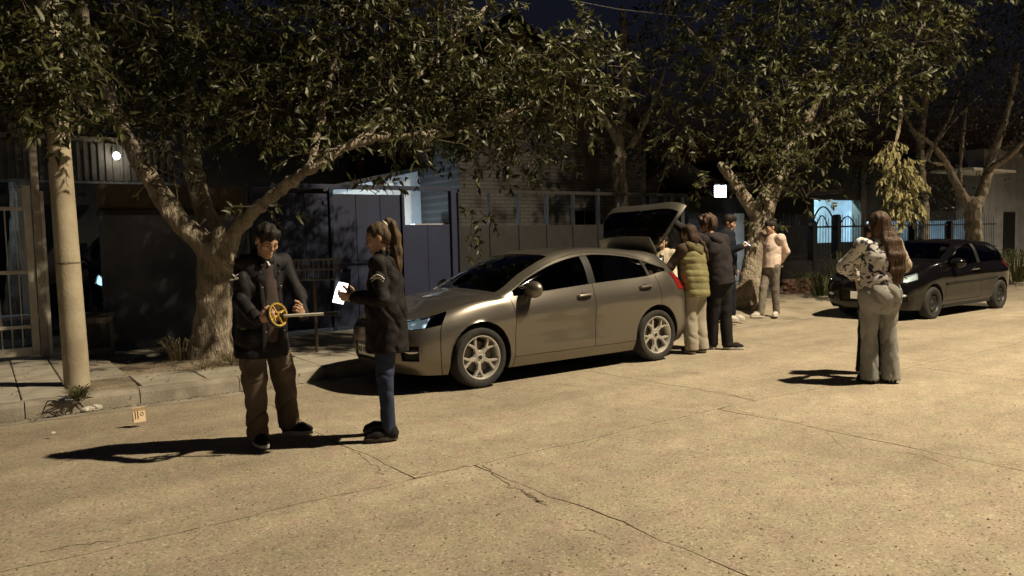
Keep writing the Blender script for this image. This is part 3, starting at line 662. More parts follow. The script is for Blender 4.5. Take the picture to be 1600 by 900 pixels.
M_BRONZE.node_tree.nodes['Principled BSDF'].inputs['Coat Roughness'].default_value = .03
M_BLACKCAR = paint('black_car_paint', (.004, .0035, .004), .0, .16, .02)
M_BLACKCAR.node_tree.nodes['Principled BSDF'].inputs['Specular IOR Level'].default_value = .3

def catmull(P, u):
    i = int(min(max(math.floor(u), 0), len(P)-2)); t = u-i
    p1, p2 = P[i], P[i+1]; p0 = P[i-1] if i > 0 else 2*p1-p2; p3 = P[i+2] if i+2 < len(P) else 2*p2-p1
    l1 = np.linalg.norm(p2-p1)+1e-9; l0 = np.linalg.norm(p1-p0)+1e-9; l2 = np.linalg.norm(p3-p2)+1e-9
    m1 = ((p1-p0)/l0*l1*l1+(p2-p1)/l1*l0*l1)/(l0+l1); m2 = ((p2-p1)/l1*l2*l1+(p3-p2)/l2*l1*l1)/(l1+l2)
    t2, t3 = t*t, t*t*t
    return (2*t3-3*t2+1)*p1+(t3-2*t2+t)*m1+(-2*t3+3*t2)*p2+(t3-t2)*m2
class Shell:
    def __init__(s, table, axles, arch_r, wheel_z, extra_u=(), extra_v=(), su=12, sv=7):
        s.T = np.array(table, float)                        # columns x rows x 3
        nc, nr = s.T.shape[:2]; s.nc, s.nr = nc, nr
        def samples(n, sub, ex):
            L = sorted(set([round(i/sub, 5) for i in range((n-1)*sub+1)]+list(ex))); out = [L[0]]
            for q in L[1:]:
                if q-out[-1] < .3/sub and q not in ex:
                    continue
                if q-out[-1] < .3/sub: out[-1] = q
                else: out.append(q)
            return out
        s.U = samples(nc, su, [round(e, 5) for e in extra_u]); s.Vv = samples(nr, sv, [round(e, 5) for e in extra_v])
        rows = [[catmull(s.T[:, j], u) for j in range(nr)] for u in s.U]
        s.P = np.array([[catmull(np.array(r), v) for v in s.Vv] for r in rows])
        s.P[:, :, 1] = np.maximum(s.P[:, :, 1], 0); s.P[:, -1, 1] = 0
        du = np.gradient(s.P, axis=0); dv = np.gradient(s.P, axis=1); n = np.cross(du, dv); n /= np.linalg.norm(n, axis=2)[:, :, None]+1e-12
        if n[len(s.U)//2, len(s.Vv)//3, 1] < 0: n = -n
        s.N = n
        s.axles, s.ar, s.wz = axles, arch_r, wheel_z
        s.inside = np.zeros(s.P.shape[:2], bool)
        for ax in axles:
            dx = s.P[:, :, 0]-ax; dz = s.P[:, :, 2]-wheel_z; d = np.hypot(dx, dz)
            side = (np.array(s.Vv)[None, :] < 4.2) & (np.abs(dx) < arch_r+.1)
            ins = side & ((d < arch_r) | ((dz < 0) & (np.abs(dx) < arch_r)))
            s.inside |= ins
            k = np.where(ins & (dz >= 0), arch_r/np.maximum(d, .02), 1)
            s.P[:, :, 0] = np.where(ins, ax+np.where(dz >= 0, dx*k, np.sign(dx)*arch_r), s.P[:, :, 0]); s.P[:, :, 2] = np.where(ins & (dz >= 0), wheel_z+dz*k, s.P[:, :, 2])
    def at(s, u, v):
        return catmull(np.array([catmull(s.T[:, j], u) for j in range(s.nr)]), v)
    def panel(s, name, sel, m, parent, side=1, off=0.0, gap=.004, flange=.02, both=False, thick=None):
        """sel(u, v) decides by cell centre; side +1 left, -1 right; both joins the two halves"""
        U, W = s.U, s.Vv; P = s.P+s.N*off; vid = {}; verts = []; faces = []; norms = []
        def vert(i, j):
            if (i, j) not in vid: vid[(i, j)] = len(verts); verts.append(P[i, j].copy()); norms.append(s.N[i, j])
            return vid[(i, j)]
        for i in range(len(U)-1):
            for j in range(len(W)-1):
                if not sel((U[i]+U[i+1])/2, (W[j]+W[j+1])/2): continue
                c = [(i, j), (i+1, j), (i+1, j+1), (i, j+1)]
                if all(s.inside[a] for a in c): continue
                faces.append([vert(*a) for a in c])
        if not faces: return None
        verts = np.array(verts); norms = np.array(norms)
        # orientation
        a, b, c, d = [verts[faces[len(faces)//2][k]] for k in range(4)]
        if np.dot(np.cross(b-a, d-a), norms[faces[len(faces)//2][0]]) < 0: faces = [f[::-1] for f in faces]
        cnt = {}
        for f in faces:
            for k in range(4): e = (f[k], f[(k+1) % 4]); cnt[e] = 1
        bed = [e for e in cnt if (e[1], e[0]) not in cnt]
        on_mid = lambda i: abs(verts[i][1]) < 1e-4
        bed = [e for e in bed if not (both and on_mid(e[0]) and on_mid(e[1]))]
        bv = set(i for e in bed for i in e)
        if gap:
            acc = {i: np.zeros(3) for i in bv}
            for f in faces:
                cen = verts[f].mean(0)
                for i in f:
                    if i in acc: acc[i] = acc[i]+(cen-verts[i])
            mv = {}
            for i in bv:
                d = acc[i]; d = d-norms[i]*np.dot(d, norms[i]); L = np.linalg.norm(d)
                if L > 1e-9: mv[i] = d/L*gap
                if both and on_mid(i) and i in mv: mv[i][1] = 0
            for i, d in mv.items(): verts[i] = verts[i]+d
        if flange:
            new = {}; vl = list(verts)
            for i in bv: new[i] = len(vl); vl.append(verts[i]-norms[i]*flange)
            faces = faces+[[e[1], e[0], new[e[0]], new[e[1]]] for e in bed]; nf = len(vl)
            verts = np.array(vl)
        else: nf = len(verts)
        if both:
            mir = verts.copy(); mir[:, 1] *= -1; n0 = len(verts); F2 = []
            same = {i: i for i in range(n0) if abs(verts[i][1]) < 1e-4}
            for f in faces: F2.append([same.get(i, i+n0) for i in f][::-1])
            verts = np.concatenate([verts, mir]); faces = faces+[f for f in F2 if len(set(f)) > 2]
        elif side < 0:
            verts = verts.copy(); verts[:, 1] *= -1; faces = [f[::-1] for f in faces]
        faces = [list(dict.fromkeys(f)) for f in faces]; faces = [f for f in faces if len(f) > 2]
        o = mk(name, verts, faces, m, parent, True)
        bm = bmesh.new(); bm.from_mesh(o.data)
        loose = [v for v in bm.verts if not v.link_faces]; bmesh.ops.delete(bm, geom=loose, context='VERTS')
        for e in bm.edges: e.smooth = e.calc_face_angle(0) < R(38)
        bm.to_mesh(o.data); bm.free()
        return o

def wheel(parent, x, y, side, r, w, rim_r, kind):
    """kind: 'alloy' five split spokes, 'steel' pressed disc"""
    o = bpy.data.objects.new('wheel', None); o.empty_display_size = .1; link(o, parent); o.location = (x, y, r); o.rotation_euler = (R(-90) if side > 0 else R(90), 0, 0)
    h = w/2; sw = [(rim_r+.002, h*.78), (rim_r+.012, h*.9), (r-.05, h), (r-.022, h*.93), (r-.004, h*.68), (r, h*.4), (r, -h*.4), (r-.004, -h*.68), (r-.022, -h*.93), (rim_r+.002, -h*.85)]
    t = MB().lathe(sw, 56).build('tyre', M_TYRE, o, True)
    rm = MB(); M = M_RIM if kind == 'alloy' else M_STEEL
    rm.lathe([(rim_r+.004, h*.8), (rim_r+.002, h*.88), (rim_r-.008, h*.88), (rim_r-.016, h*.76), (rim_r-.03, h*.1), (rim_r-.03, -h*.8), (rim_r+.002, -h*.82)], 56)
    rim = rm.build('rim', M, o, True)
    if kind == 'alloy':
        zf = h*.62
        for k in range(5):
            a0 = 2*math.pi*k/5+math.pi/2-.12
            sp = MB()
            def spoke(p, q, w0, w1, z0, z1, dp=.035):
                p, q = Vector(p), Vector(q); t_ = (q-p).normalized(); n_ = Vector((-t_.y, t_.x, 0))
                v = [p-n_*w0+Vector((0, 0, z0-dp)), p+n_*w0+Vector((0, 0, z0-dp)), q+n_*w1+Vector((0, 0, z1-dp)), q-n_*w1+Vector((0, 0, z1-dp)),
                     p-n_*w0*.7+Vector((0, 0, z0)), p+n_*w0*.7+Vector((0, 0, z0)), q+n_*w1*.7+Vector((0, 0, z1)), q-n_*w1*.7+Vector((0, 0, z1))]
                sp.add(v, [(3, 2, 1, 0), (4, 5, 6, 7), (0, 1, 5, 4), (1, 2, 6, 5), (2, 3, 7, 6), (3, 0, 4, 7)])
            pt = lambda rr, a: (rr*math.cos(a), rr*math.sin(a), 0)
            spoke(pt(.05, a0), pt(rim_r*.56, a0), .03, .023, zf-.012, zf+.004)
            spoke(pt(rim_r*.5, a0), pt(rim_r*.985, a0+.27), .018, .015, zf+.003, zf+.01)
            spoke(pt(rim_r*.5, a0), pt(rim_r*.985, a0-.27), .018, .015, zf+.003, zf+.01)
            sp.build('spoke', M_RIM, rim, bevel=.004)
            MB().lathe([(0, .006), (.009, .006), (.011, 0), (.011, -.02)], 8, Matrix.Translation((.056*math.cos(a0+.63), .056*math.sin(a0+.63), zf-.012))).build('wheel_nut', M_CHROME, rim)
        MB().lathe([(0, zf-.002), (.025, zf-.003), (.03, zf-.01), (.06, zf-.014), (.076, zf-.02), (.076, zf-.06)], 24).build('hub', M_RIM, rim, True)
        MB().lathe([(0, zf+.001), (.024, zf)], 20).build('hub_cap', M_INK, rim)
    else:
        MB().lathe([(0, h*.6), (.03, h*.6), (.035, h*.5), (.09, h*.45), (.11, h*.62), (rim_r*.7, h*.6), (rim_r*.86, h*.4), (rim_r-.02, h*.35)], 32).build('wheel_disc', M_STEEL, rim, True)
        for k in range(8):
            a = 2*math.pi*k/8; MB().lathe([(0, 0), (.018, 0), (.02, -.01)], 10, Matrix.Translation((rim_r*.74*math.cos(a), rim_r*.74*math.sin(a), h*.6+.004))).build('vent_hole', M_INNER, rim)
    MB().lathe([(.03, h*.1), (rim_r*.72, h*.1), (rim_r*.72, h*.02), (.03, h*.02)], 32).build('brake_disc', mat('disc_iron', (.12, .11, .1), rough=.4, metal=.8) if 'disc_iron' not in bpy.data.materials else bpy.data.materials['disc_iron'], o, True)
    return o
def seats(parent, x, y, M):
    b = MB(); b.box((-.22, -.24, 0), (.28, .24, .2)); b.box((-.36, -.23, .18), (-.18, .23, .72)); b.box((-.36, -.12, .74), (-.26, .12, .92))
    o = b.build('seat', M, parent, bevel=.05, smooth=True); o.location = (x, y, .3); return o

FOCUS = [  # columns nose..tail; rows: sill bottom, sill crease, mid, shoulder, belt, window top, roof rail, roof quarter, centre line
 [(2.13,0,.20),(2.20,0,.30),(2.235,0,.50),(2.225,0,.655),(2.165,0,.755),(2.10,0,.79),(2.04,0,.812),(1.98,0,.832),(1.92,0,.85)],
 [(2.09,.45,.20),(2.155,.46,.30),(2.19,.46,.50),(2.175,.46,.655),(2.11,.45,.765),(2.03,.38,.805),(1.95,.27,.828),(1.88,.13,.852),(1.83,0,.872)],
 [(1.93,.72,.19),(2.0,.765,.30),(2.02,.785,.50),(1.985,.775,.66),(1.87,.70,.80),(1.82,.60,.838),(1.77,.43,.866),(1.72,.21,.886),(1.69,0,.897)],
 [(1.70,.81,.18),(1.72,.865,.30),(1.73,.885,.50),(1.715,.868,.70),(1.60,.785,.868),(1.57,.67,.905),(1.54,.49,.928),(1.52,.24,.944),(1.51,0,.95)],
 [(1.33,.83,.17),(1.33,.89,.29),(1.33,.908,.50),(1.33,.905,.755),(1.30,.825,.922),(1.29,.71,.958),(1.285,.52,.978),(1.28,.26,.99),(1.28,0,.995)],
 [(.95,.83,.17),(.95,.888,.29),(.95,.905,.50),(.95,.912,.79),(.98,.845,.945),(.985,.815,.972),(1.03,.72,.99),(1.09,.36,1.02),(1.12,0,1.035)],
 [(.55,.83,.17),(.55,.885,.29),(.55,.902,.52),(.55,.913,.815),(.55,.862,.965),(.58,.752,1.165),(.62,.675,1.19),(.70,.345,1.232),(.73,0,1.245)],
 [(.10,.83,.17),(.10,.885,.29),(.10,.90,.52),(.10,.913,.835),(.10,.866,.985),(.12,.675,1.33),(.14,.615,1.372),(.19,.315,1.414),(.21,0,1.425)],
 [(-.28,.83,.17),(-.28,.885,.29),(-.28,.90,.52),(-.28,.913,.855),(-.28,.866,1.005),(-.29,.64,1.397),(-.29,.58,1.435),(-.29,.295,1.468),(-.29,0,1.478)],
 [(-.75,.83,.17),(-.75,.885,.29),(-.75,.90,.53),(-.75,.913,.88),(-.75,.858,1.03),(-.77,.632,1.385),(-.77,.57,1.428),(-.77,.285,1.461),(-.77,0,1.47)],
 [(-1.2,.83,.18),(-1.2,.89,.30),(-1.2,.912,.55),(-1.2,.915,.90),(-1.2,.85,1.062),(-1.215,.64,1.315),(-1.215,.562,1.385),(-1.21,.275,1.426),(-1.21,0,1.436)],
 [(-1.72,.80,.20),(-1.72,.855,.32),(-1.72,.88,.58),(-1.68,.885,.90),(-1.60,.80,1.125),(-1.63,.745,1.165),(-1.64,.56,1.335),(-1.65,.27,1.378),(-1.65,0,1.388)],
 [(-1.96,.70,.24),(-2.01,.745,.35),(-2.04,.765,.60),(-1.99,.765,.86),(-1.89,.69,1.05),(-1.82,.65,1.16),(-1.73,.545,1.305),(-1.70,.265,1.362),(-1.695,0,1.374)],
 [(-2.07,0,.26),(-2.11,0,.36),(-2.145,0,.62),(-2.11,0,.86),(-2.02,0,1.04),(-1.93,0,1.16),(-1.82,0,1.29),(-1.74,0,1.35),(-1.70,0,1.378)]]

def hatchback(name, label, cat, loc, rz, T, ax_f, ax_r, track, wr, ww, rr, kind, paint_m, arch_r, three_door, hatch_open, group=None, plate='', glassm=None):
    glassm = glassm or M_GLASS
    root = thing(name, label, cat, loc, rz, group)
    B, Rr = (8.5, None) if three_door else (8.0, 10.35)
    DU = 5.16                                              # fender / door line
    S = Shell(T, (ax_f, ax_r), arch_r, wr+.01, extra_u=[.95, 1.05, 2.0, 2.75, 4.9, DU, 5.3, 5.9, 6.98, B-.13, B, B+.13, 10.05, 10.35, 10.5, 11.0, 11.85, 12.0], extra_v=[1.12, 2.05, 3.0, 3.15, 3.25, 3.95, 4.08, 4.2, 4.9, 5.0, 5.1, 6.0, 6.1])
    g_lo, g_hi = 4.08, 4.93
    isglass = lambda u, v: g_lo < v < g_hi and 5.3 < u < 10.9
    iswind = lambda u, v: v > 6.1 and 5.1 < u < 6.9
    head = lambda u, v: 1.05 < u < 2.75 and 3.15 < v < 3.95
    grille = lambda u, v: u < .95 and 3.15 < v < 3.8
    lowgr = lambda u, v: u < 1.05 and 1.12 < v < 2.05
    fog = lambda u, v: 1.45 < u < 2.0 and 1.3 < v < 2.05
    bump_f = lambda u, v: ((u < 2.75 and v < 3.15) or (u < 2.0 and v < 3.95)) and not head(u, v) and not grille(u, v) and not lowgr(u, v) and not fog(u, v)
    bon = lambda u, v: v > 3.95 and u < 4.93 and not (v < 4.2 and u > 2.0)
    fen = lambda u, v: u < DU and v < 4.2 and not bump_f(u, v) and not head(u, v) and not grille(u, v) and not lowgr(u, v) and not fog(u, v) and not bon(u, v) and v > .0
    fdoor = lambda u, v: DU < u < B and .95 < v < 5.1 and not isglass(u, v) and not (v > 4.08 and u < 5.3)
    rdoor = (lambda u, v: False) if three_door else (lambda u, v: B < u < Rr and .95 < v < 5.1 and not isglass(u, v))
    hatch = lambda u, v: u > 12 and v > 2.05
    rb = lambda u, v: u > 11.85 and v < 2.05
    tail = lambda u, v: 11.2 < u < 12 and 3.0 < v < 3.95
    body = lambda u, v: not (bump_f(u, v) or bon(u, v) or fen(u, v) or fdoor(u, v) or rdoor(u, v) or hatch(u, v) or rb(u, v) or tail(u, v) or isglass(u, v) or iswind(u, v) or head(u, v) or grille(u, v) or lowgr(u, v) or fog(u, v))
    S.panel('body_shell', lambda u, v: body(u, v), paint_m, root, both=True, gap=.003)
    S.panel('inner_shell', lambda u, v: not isglass(u, v) and not iswind(u, v) and not hatch(u, v) and not (v > 4.2 and 5 < u < 11), M_INNER, root, both=True, off=-.035, gap=0, flange=0)
    S.panel('front_bumper', bump_f, paint_m, root, both=True); S.panel('bonnet', bon, paint_m, root, both=True)
    S.panel('rear_bumper', rb, paint_m, root, both=True)
    S.panel('grille', grille, M_BLACKPL, root, both=True, off=-.02, gap=0); S.panel('lower_grille', lowgr, M_BLACKPL, root, both=True, off=-.025, gap=0)
    S.panel('windscreen', iswind, M_GLASS2, root, both=True, off=-.004, gap=.002)
    for sd in (1, -1):
        S.panel('front_wing', fen, paint_m, root, sd)
        S.panel('front_door', fdoor, paint_m, root, sd)
        if not three_door: S.panel('rear_door', rdoor, paint_m, root, sd)
        for a, b in ([(5.3, 5.9), (5.9, B-.13), (B+.13, 10.9)] if three_door else [(5.3, 5.9), (5.9, B-.13), (B+.13, 10.05), (10.2, 10.9)]):
            S.panel('side_window', lambda u, v, a=a, b=b: g_lo < v < g_hi and a < u < b, glassm, root, sd, off=-.006, gap=.003)
        for a, b in ([(B-.13, B+.13)] if three_door else [(B-.13, B+.13), (10.05, 10.2)]):
            S.panel('window_trim', lambda u, v, a=a, b=b: isglass(u, v) and a < u < b, M_BLACKPL, root, sd, off=-.002, gap=0)
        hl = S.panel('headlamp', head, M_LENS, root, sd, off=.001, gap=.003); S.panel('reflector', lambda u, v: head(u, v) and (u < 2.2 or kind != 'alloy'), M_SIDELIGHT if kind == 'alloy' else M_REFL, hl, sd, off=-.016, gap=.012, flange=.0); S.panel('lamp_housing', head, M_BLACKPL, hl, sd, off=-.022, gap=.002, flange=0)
        c = S.at(1.75, 3.55)-np.array((.06, .02, 0)); c[1] *= sd
        MB().lathe([(0, 0), (.03, .004), (.05, .018), (.055, .03)], 20, Matrix.Translation(c) @ Matrix.Rotation(R(90), 4, 'Y') @ Matrix.Rotation(R(-25*sd), 4, 'X')).build('projector', M_CHROME, hl, True)
        fg = S.panel('fog_lamp_surround', fog, M_BLACKPL, root, sd, off=-.03, gap=0)
        c = S.at(1.72, 1.75); c[1] *= sd
        MB().lathe([(0, .03), (.035, .028), (.055, .01), (.06, -.02)], 20, Matrix.Translation(c-np.array((.03, .02*sd, 0))) @ Matrix.Rotation(R(35*sd), 4, 'Z') @ Matrix.Rotation(R(90), 4, 'Y') @ Matrix.Diagonal((.55, 1.5, 1, 1))).build('fog_lamp', M_CHROME if kind == 'alloy' else M_REFL, fg, True)
        S.panel('tail_lamp', tail, M_RED, root, sd, off=.006, gap=.003)
        # mirror
        mp_ = S.at(5.68, 4.12); base = Vector((mp_[0]-.02, (mp_[1]-.01)*sd, mp_[2]-.02))
        mr = MB().box((-.075, .035, -.01), (.035, .0, .03)).build('mirror', M_BLACKPL, root)
        mr.location = base; mr.data.transform(Matrix.Scale(1, 4)); 
        if sd < 0: mr.scale = (1, -1, 1)
        hs = [E((-.0, .13, .065), (.095, .14, .095), k=.02), E((-.07, .14, .065), (.07, .13, .085), k=.01, op='s'), E((.01, .04, .02), (.05, .05, .03), k=.03)]
        ho = solid('mirror_housing', hs, .008, M_BLACKPL if kind == 'alloy' else paint_m, mr); ho.data.materials[0] = paint_m
        MB().lathe([(0, 0), (.1, 0)], 20, Matrix.Translation((-.035, .125, .06)) @ Matrix.Rotation(R(-90), 4, 'Y') @ Matrix.Diagonal((.66, 1, 1, 1))).build('mirror_glass', M_CHROME, mr)
        # handles
        for (hu, hv) in ([(B-.55, 3.42)] if three_door else [(B-.42, 3.38), (9.82, 3.35)]):
            p = S.at(hu, hv); p[1] *= sd; n_ = Vector((0, sd, .12))
            MB().tube([Vector(p)+Vector((.105, 0, .0)), Vector(p)+Vector((.09, sd*.028, .004)), Vector(p)+Vector((0, sd*.036, .008)), Vector(p)+Vector((-.09, sd*.028, .01)), Vector(p)+Vector((-.105, 0, .01))], [.013, .015, .016, .015, .013], 8).build('door_handle', paint_m if kind == 'alloy' else M_CHROME, root, True)
            MB().lathe([(0, 0), (.035, .0), (.042, -.012)], 16, Matrix.Translation(Vector(p)+Vector((.0, sd*.004, -.005))) @ Matrix.Rotation(R(-90*sd), 4, 'X') @ Matrix.Diagonal((1.6, .9, 1, 1))).build('handle_recess', M_BLACKPL, root)
        for ax in (ax_f, ax_r):
            wheel(root, ax, sd*(track-ww/2), sd, wr, ww, rr, kind)
            MB().lathe([(arch_r-.004, 0), (arch_r-.004, .3), (.05, .3)], 36, Matrix.Translation((ax, sd*(track-.3), wr+.01)) @ (Matrix.Rotation(R(-90), 4, 'X') if sd < 0 else Matrix.Rotation(R(-90), 4, 'X') @ Matrix.Translation((0, 0, 0)))).build('wheel_well', M_INNER, root) if False else None
            wv = MB(); n = 20; P = [(ax+(arch_r-.002)*math.cos(math.pi*k/n), wr+.01+(arch_r-.002)*math.sin(math.pi*k/n)) for k in range(n+1)]
            y0, y1 = sd*(track-.035), sd*(track-.34)
            wv.add([(x, y0, z) for x, z in P]+[(x, y1, z) for x, z in P], [(k, k+1, n+2+k, n+1+k) for k in range(n)]); wv.add([(x, y1, z) for x, z in P], [tuple(range(n+1))])
            wv.build('wheel_well', M_INNER, root)
        if three_door:
            a = S.at(5.3, 2.35); b = S.at(10.0, 2.35)
            MB().tube([(S.at(u, 2.35)*np.array((1, sd, 1))+np.array((0, sd*.006, 0))) for u in np.linspace(5.2, 9.95, 14)], .016, 6, flat=1.5).build('rub_strip', M_BLACKPL, root, True)
    MB().box((ax_r-.3, -track+.36, .17), (ax_f+.45, track-.36, .22)).build('underbody', M_INNER, root)
    MB().box((ax_r+.38, -.8, .19), (ax_f-.42, .8, .26)).build('floor', M_INNER, root)
    dz = S.at(5.2, 5.0)[2]-.04
    MB().box((.62, -.68, .5), (.98, .68, dz-.03)).build('dashboard', M_INNER, root, bevel=.05, smooth=True)
    for sy in (.37, -.37): seats(root, .0, sy, M_SEAT)
    MB().box((-1.15, -.62, .32), (-.7, .62, .52)).box((-1.25, -.62, .5), (-1.08, .62, 1.02)).build('rear_bench', M_SEAT, root, bevel=.04, smooth=True)
    st = MB(); P = [(0, .18*math.cos(k*math.pi/12), .18*math.sin(k*math.pi/12)) for k in range(25)]; st.tube(P, .014, 6, cap=False); o = st.build('steering_wheel', M_INNER, root, True); o.location = (.5, .37, .87); o.rotation_euler = (0, R(-25), 0)
    # plates
    for front in (1, -1):
        if front < 0 and hatch_open: pass
        u0 = S.at(0, 1.55) if front > 0 else S.at(13, 1.75)
        pl = MB().box((0, -.2, -.065), (.012*front, .2, .065)).build('number_plate', M_PLATE, root, bevel=.003); pl.location = (u0[0]+.012*front, 0, u0[2]+.03)
        if plate:
            cu = bpy.data.curves.new('plate_text', 'FONT'); cu.body = plate; cu.size = .088; cu.align_x = 'CENTER'; cu.align_y = 'CENTER'; cu.extrude = .001
            to = bpy.data.objects.new('plate_text', cu); COL.objects.link(to); dg = bpy.context.evaluated_depsgraph_get(); me = bpy.data.meshes.new_from_object(to.evaluated_get(dg)); bpy.data.objects.remove(to)
            me.materials.clear(); me.materials.append(M_INK); t2 = link(bpy.data.objects.new('plate_lettering', me), pl); t2.location = (.0142*front, 0, -.008); t2.rotation_euler = (R(90), 0, R(90*front)); t2.scale = (.9, 1, 1)
            MB().box((.0125*front, -.19, .047), (.0142*front, .19, .06)).build('plate_band', mat('plate_blue', (.02, .05, .2), rough=.5) if 'plate_blue' not in bpy.data.materials else bpy.data.materials['plate_blue'], pl)
    # tailgate, hinged at the roof's rear edge
    hp = S.at(12.0, 8.0); hinge = Vector((hp[0], 0, hp[2]))
    hg = bpy.data.objects.new('tailgate', None); hg.empty_display_size = .1; link(hg, root); hg.location = hinge
    rot = R(123) if hatch_open else 0
    hg.rotation_euler = (0, rot, 0)
    if hatch_open: hg.scale = (.85, .97, .85)
    def sub(nm, sel, m, off=0., fl=.03, gap=.004):
        o = S.panel(nm, sel, m, hg, both=True, off=off, flange=fl, gap=gap)
        if o: o.data.transform(Matrix.Translation(-hinge))
        return o
    rg = lambda u, v: 12.12 < u and (2.75 if hatch_open else 4.2) < v < 6.75
    sub('tailgate_panel', lambda u, v: hatch(u, v) and not rg(u, v), paint_m)
    sub('rear_window', lambda u, v: hatch(u, v) and rg(u, v), glassm, -.006, .01, .003)
    sub('inner_trim', lambda u, v: hatch(u, v) and v < 4.3, M_BLACKPL, -.05, 0, .03)
    if kind == 'alloy':
        sp = MB(); q = S.at(12.0, 7.9)
        N_ = 12
        for i in range(N_+1):
            w = -1+2*i/N_; ln = .29*(1-.18*w*w); yy = .53*w; zz = -.035*w*w
            sp.v += [(.03, yy, .018+zz), (-.1, yy, .022+zz), (-ln, yy*.96, -.005+zz), (-ln-.008, yy*.96, -.022+zz), (-.08, yy, -.016+zz), (.03, yy, -.012+zz)]
        for i in range(N_):
            for j in range(6): sp.f.append((i*6+j, i*6+(j+1) % 6, i*6+6+(j+1) % 6, i*6+6+j))
        sp.f += [tuple(range(6)), tuple(N_*6+5-j for j in range(6))]
        sp.build('spoiler', paint_m, hg, smooth=True)
    return root, S
M_MIRC = mat('mirror_shell', (.1, .085, .068), rough=.25, metal=.6, coat=.5)
FCX = (4.33+6.98)/2-.0
focus, SF = hatchback('hatchback_car', 'bronze grey five-door hatchback with raised tailgate parked by the kerb', 'car', (FCX, 7.66, -.045), math.pi, FOCUS, 1.324, -1.324, .905, .33, .225, .236, 'alloy', M_BRONZE, .375, False, True, None, 'AB 493 OD')
focus.rotation_euler = (R(.9), R(0), math.pi)

P306 = []
for c, col in enumerate(FOCUS):
    rowp = []
    for r, (x, y, z) in enumerate(col):
        X = x*.925+.02; Y = y*.925; Zz = z
        if r >= 3: Zz = z-.02
        if r >= 5 and c >= 6: Zz = .9+(z-.97)*.93
        if r == 4 and c >= 6: Zz = .865+.012*(c-6)
        if r == 3 and c >= 5: Zz = .74+.006*(c-5)
        rowp.append((X, Y, Zz))
    P306.append(rowp)
for c, dts in ((4, -.1), (5, -.2), (6, -.13), (7, -.08), (8, -.03)):
    for r in range(4 if c == 5 else 5, 9):
        x, y, z = P306[c][r]; P306[c][r] = (x+dts*(.6 if r == 4 else 1), y, z)
for c in range(0, 6):
    for r in range(3, 9):
        x, y, z = P306[c][r]; P306[c][r] = (x, y, z+.035*(1 if r > 3 else .4))
P306 = [[(x*1.045, y, z*1.02) for x, y, z in col] for col in P306]
# squarer nose and tail, flat bonnet edge with upright rectangular lamps
for c, dx in ((0, .0), (1, .02), (2, .08), (3, .03)):
    for r in range(9):
        x, y, z = P306[c][r]
        if r <= 4: x += dx*.8; y *= (1.0 if c != 2 else 1.03)
        if r == 4: z -= .03
        P306[c][r] = (x, y, z)
for r in range(9):
    x, y, z = P306[11][r]; P306[11][r] = (x-.02, y*1.0, z)
black, SB = hatchback('hatchback_car', 'black three-door hatchback parked nose towards the woman in light jeans', 'car', (15.02, 7.48, -.04), math.pi, P306, 1.305, -1.305, .845, .29, .175, .185, 'steel', M_BLACKCAR, .335, True, False)
dv = copy_tree(black); tag(dv, 'dark car in the driveway with one headlamp showing beside the utility pole', 'car')
hp_ = WY(138, 408, 14.6)
dv.location = (hp_.x+1.0, 16.4, SW); dv.rotation_euler = (0, 0, R(-92))
dv.scale = (1.1, 1.1, 1.25)
for ch in dv.children:
    if ch.name.startswith('headlamp'):
        for s_ in ch.children:
            if s_.name.startswith('reflector'):
                s_.data = s_.data.copy(); s_.data.materials[0] = emit_mat('headlamp_glow', (.5, .8, 1), 1.6)
# ------------------------------------------------------------------ trees
def bark(name, a, b_):
    m = mat(name, a, rough=.95, col2=b_, nscale=7, detail=10, stretch=(1, 1, .35)); N, L, b = nodes(m)
    tc = N.new('ShaderNodeTexCoord'); mp = N.new('ShaderNodeMapping'); mp.inputs['Scale'].default_value = (1, 1, .22); L.new(tc.outputs['Object'], mp.inputs[0])
    nz = N.new('ShaderNodeTexNoise'); nz.inputs['Scale'].default_value = 9; nz.inputs['Detail'].default_value = 6; L.new(mp.outputs[0], nz.inputs[0])
    mx = N.new('ShaderNodeMix'); mx.data_type = 'VECTOR'; mx.inputs[0].default_value = .12; L.new(mp.outputs[0], mx.inputs[4]); L.new(nz.outputs['Color'], mx.inputs[5])
    v = N.new('ShaderNodeTexVoronoi'); v.feature = 'DISTANCE_TO_EDGE'; v.inputs['Scale'].default_value = 26; L.new(mx.outputs[1], v.inputs['Vector'])
    r = N.new('ShaderNodeValToRGB'); r.color_ramp.elements[1].position = .35; L.new(v.outputs['Distance'], r.inputs[0])
    bp = N.new('ShaderNodeBump'); bp.inputs['Strength'].default_value = 1.0; bp.inputs['Distance'].default_value = .018; L.new(r.outputs[0], bp.inputs['Height'])
    n2 = N.new('ShaderNodeTexNoise'); n2.inputs['Scale'].default_value = 45; n2.inputs['Detail'].default_value = 8; L.new(tc.outputs['Object'], n2.inputs[0])
    b2 = N.new('ShaderNodeBump'); b2.inputs['Strength'].default_value = .8; b2.inputs['Distance'].default_value = .015; L.new(n2.outputs[0], b2.inputs['Height']); L.new(bp.outputs[0], b2.inputs['Normal']); L.new(b2.outputs[0], b.inputs['Normal'])
    return m
M_BARK = bark('bark', (.19, .155, .11), (.4, .345, .265))
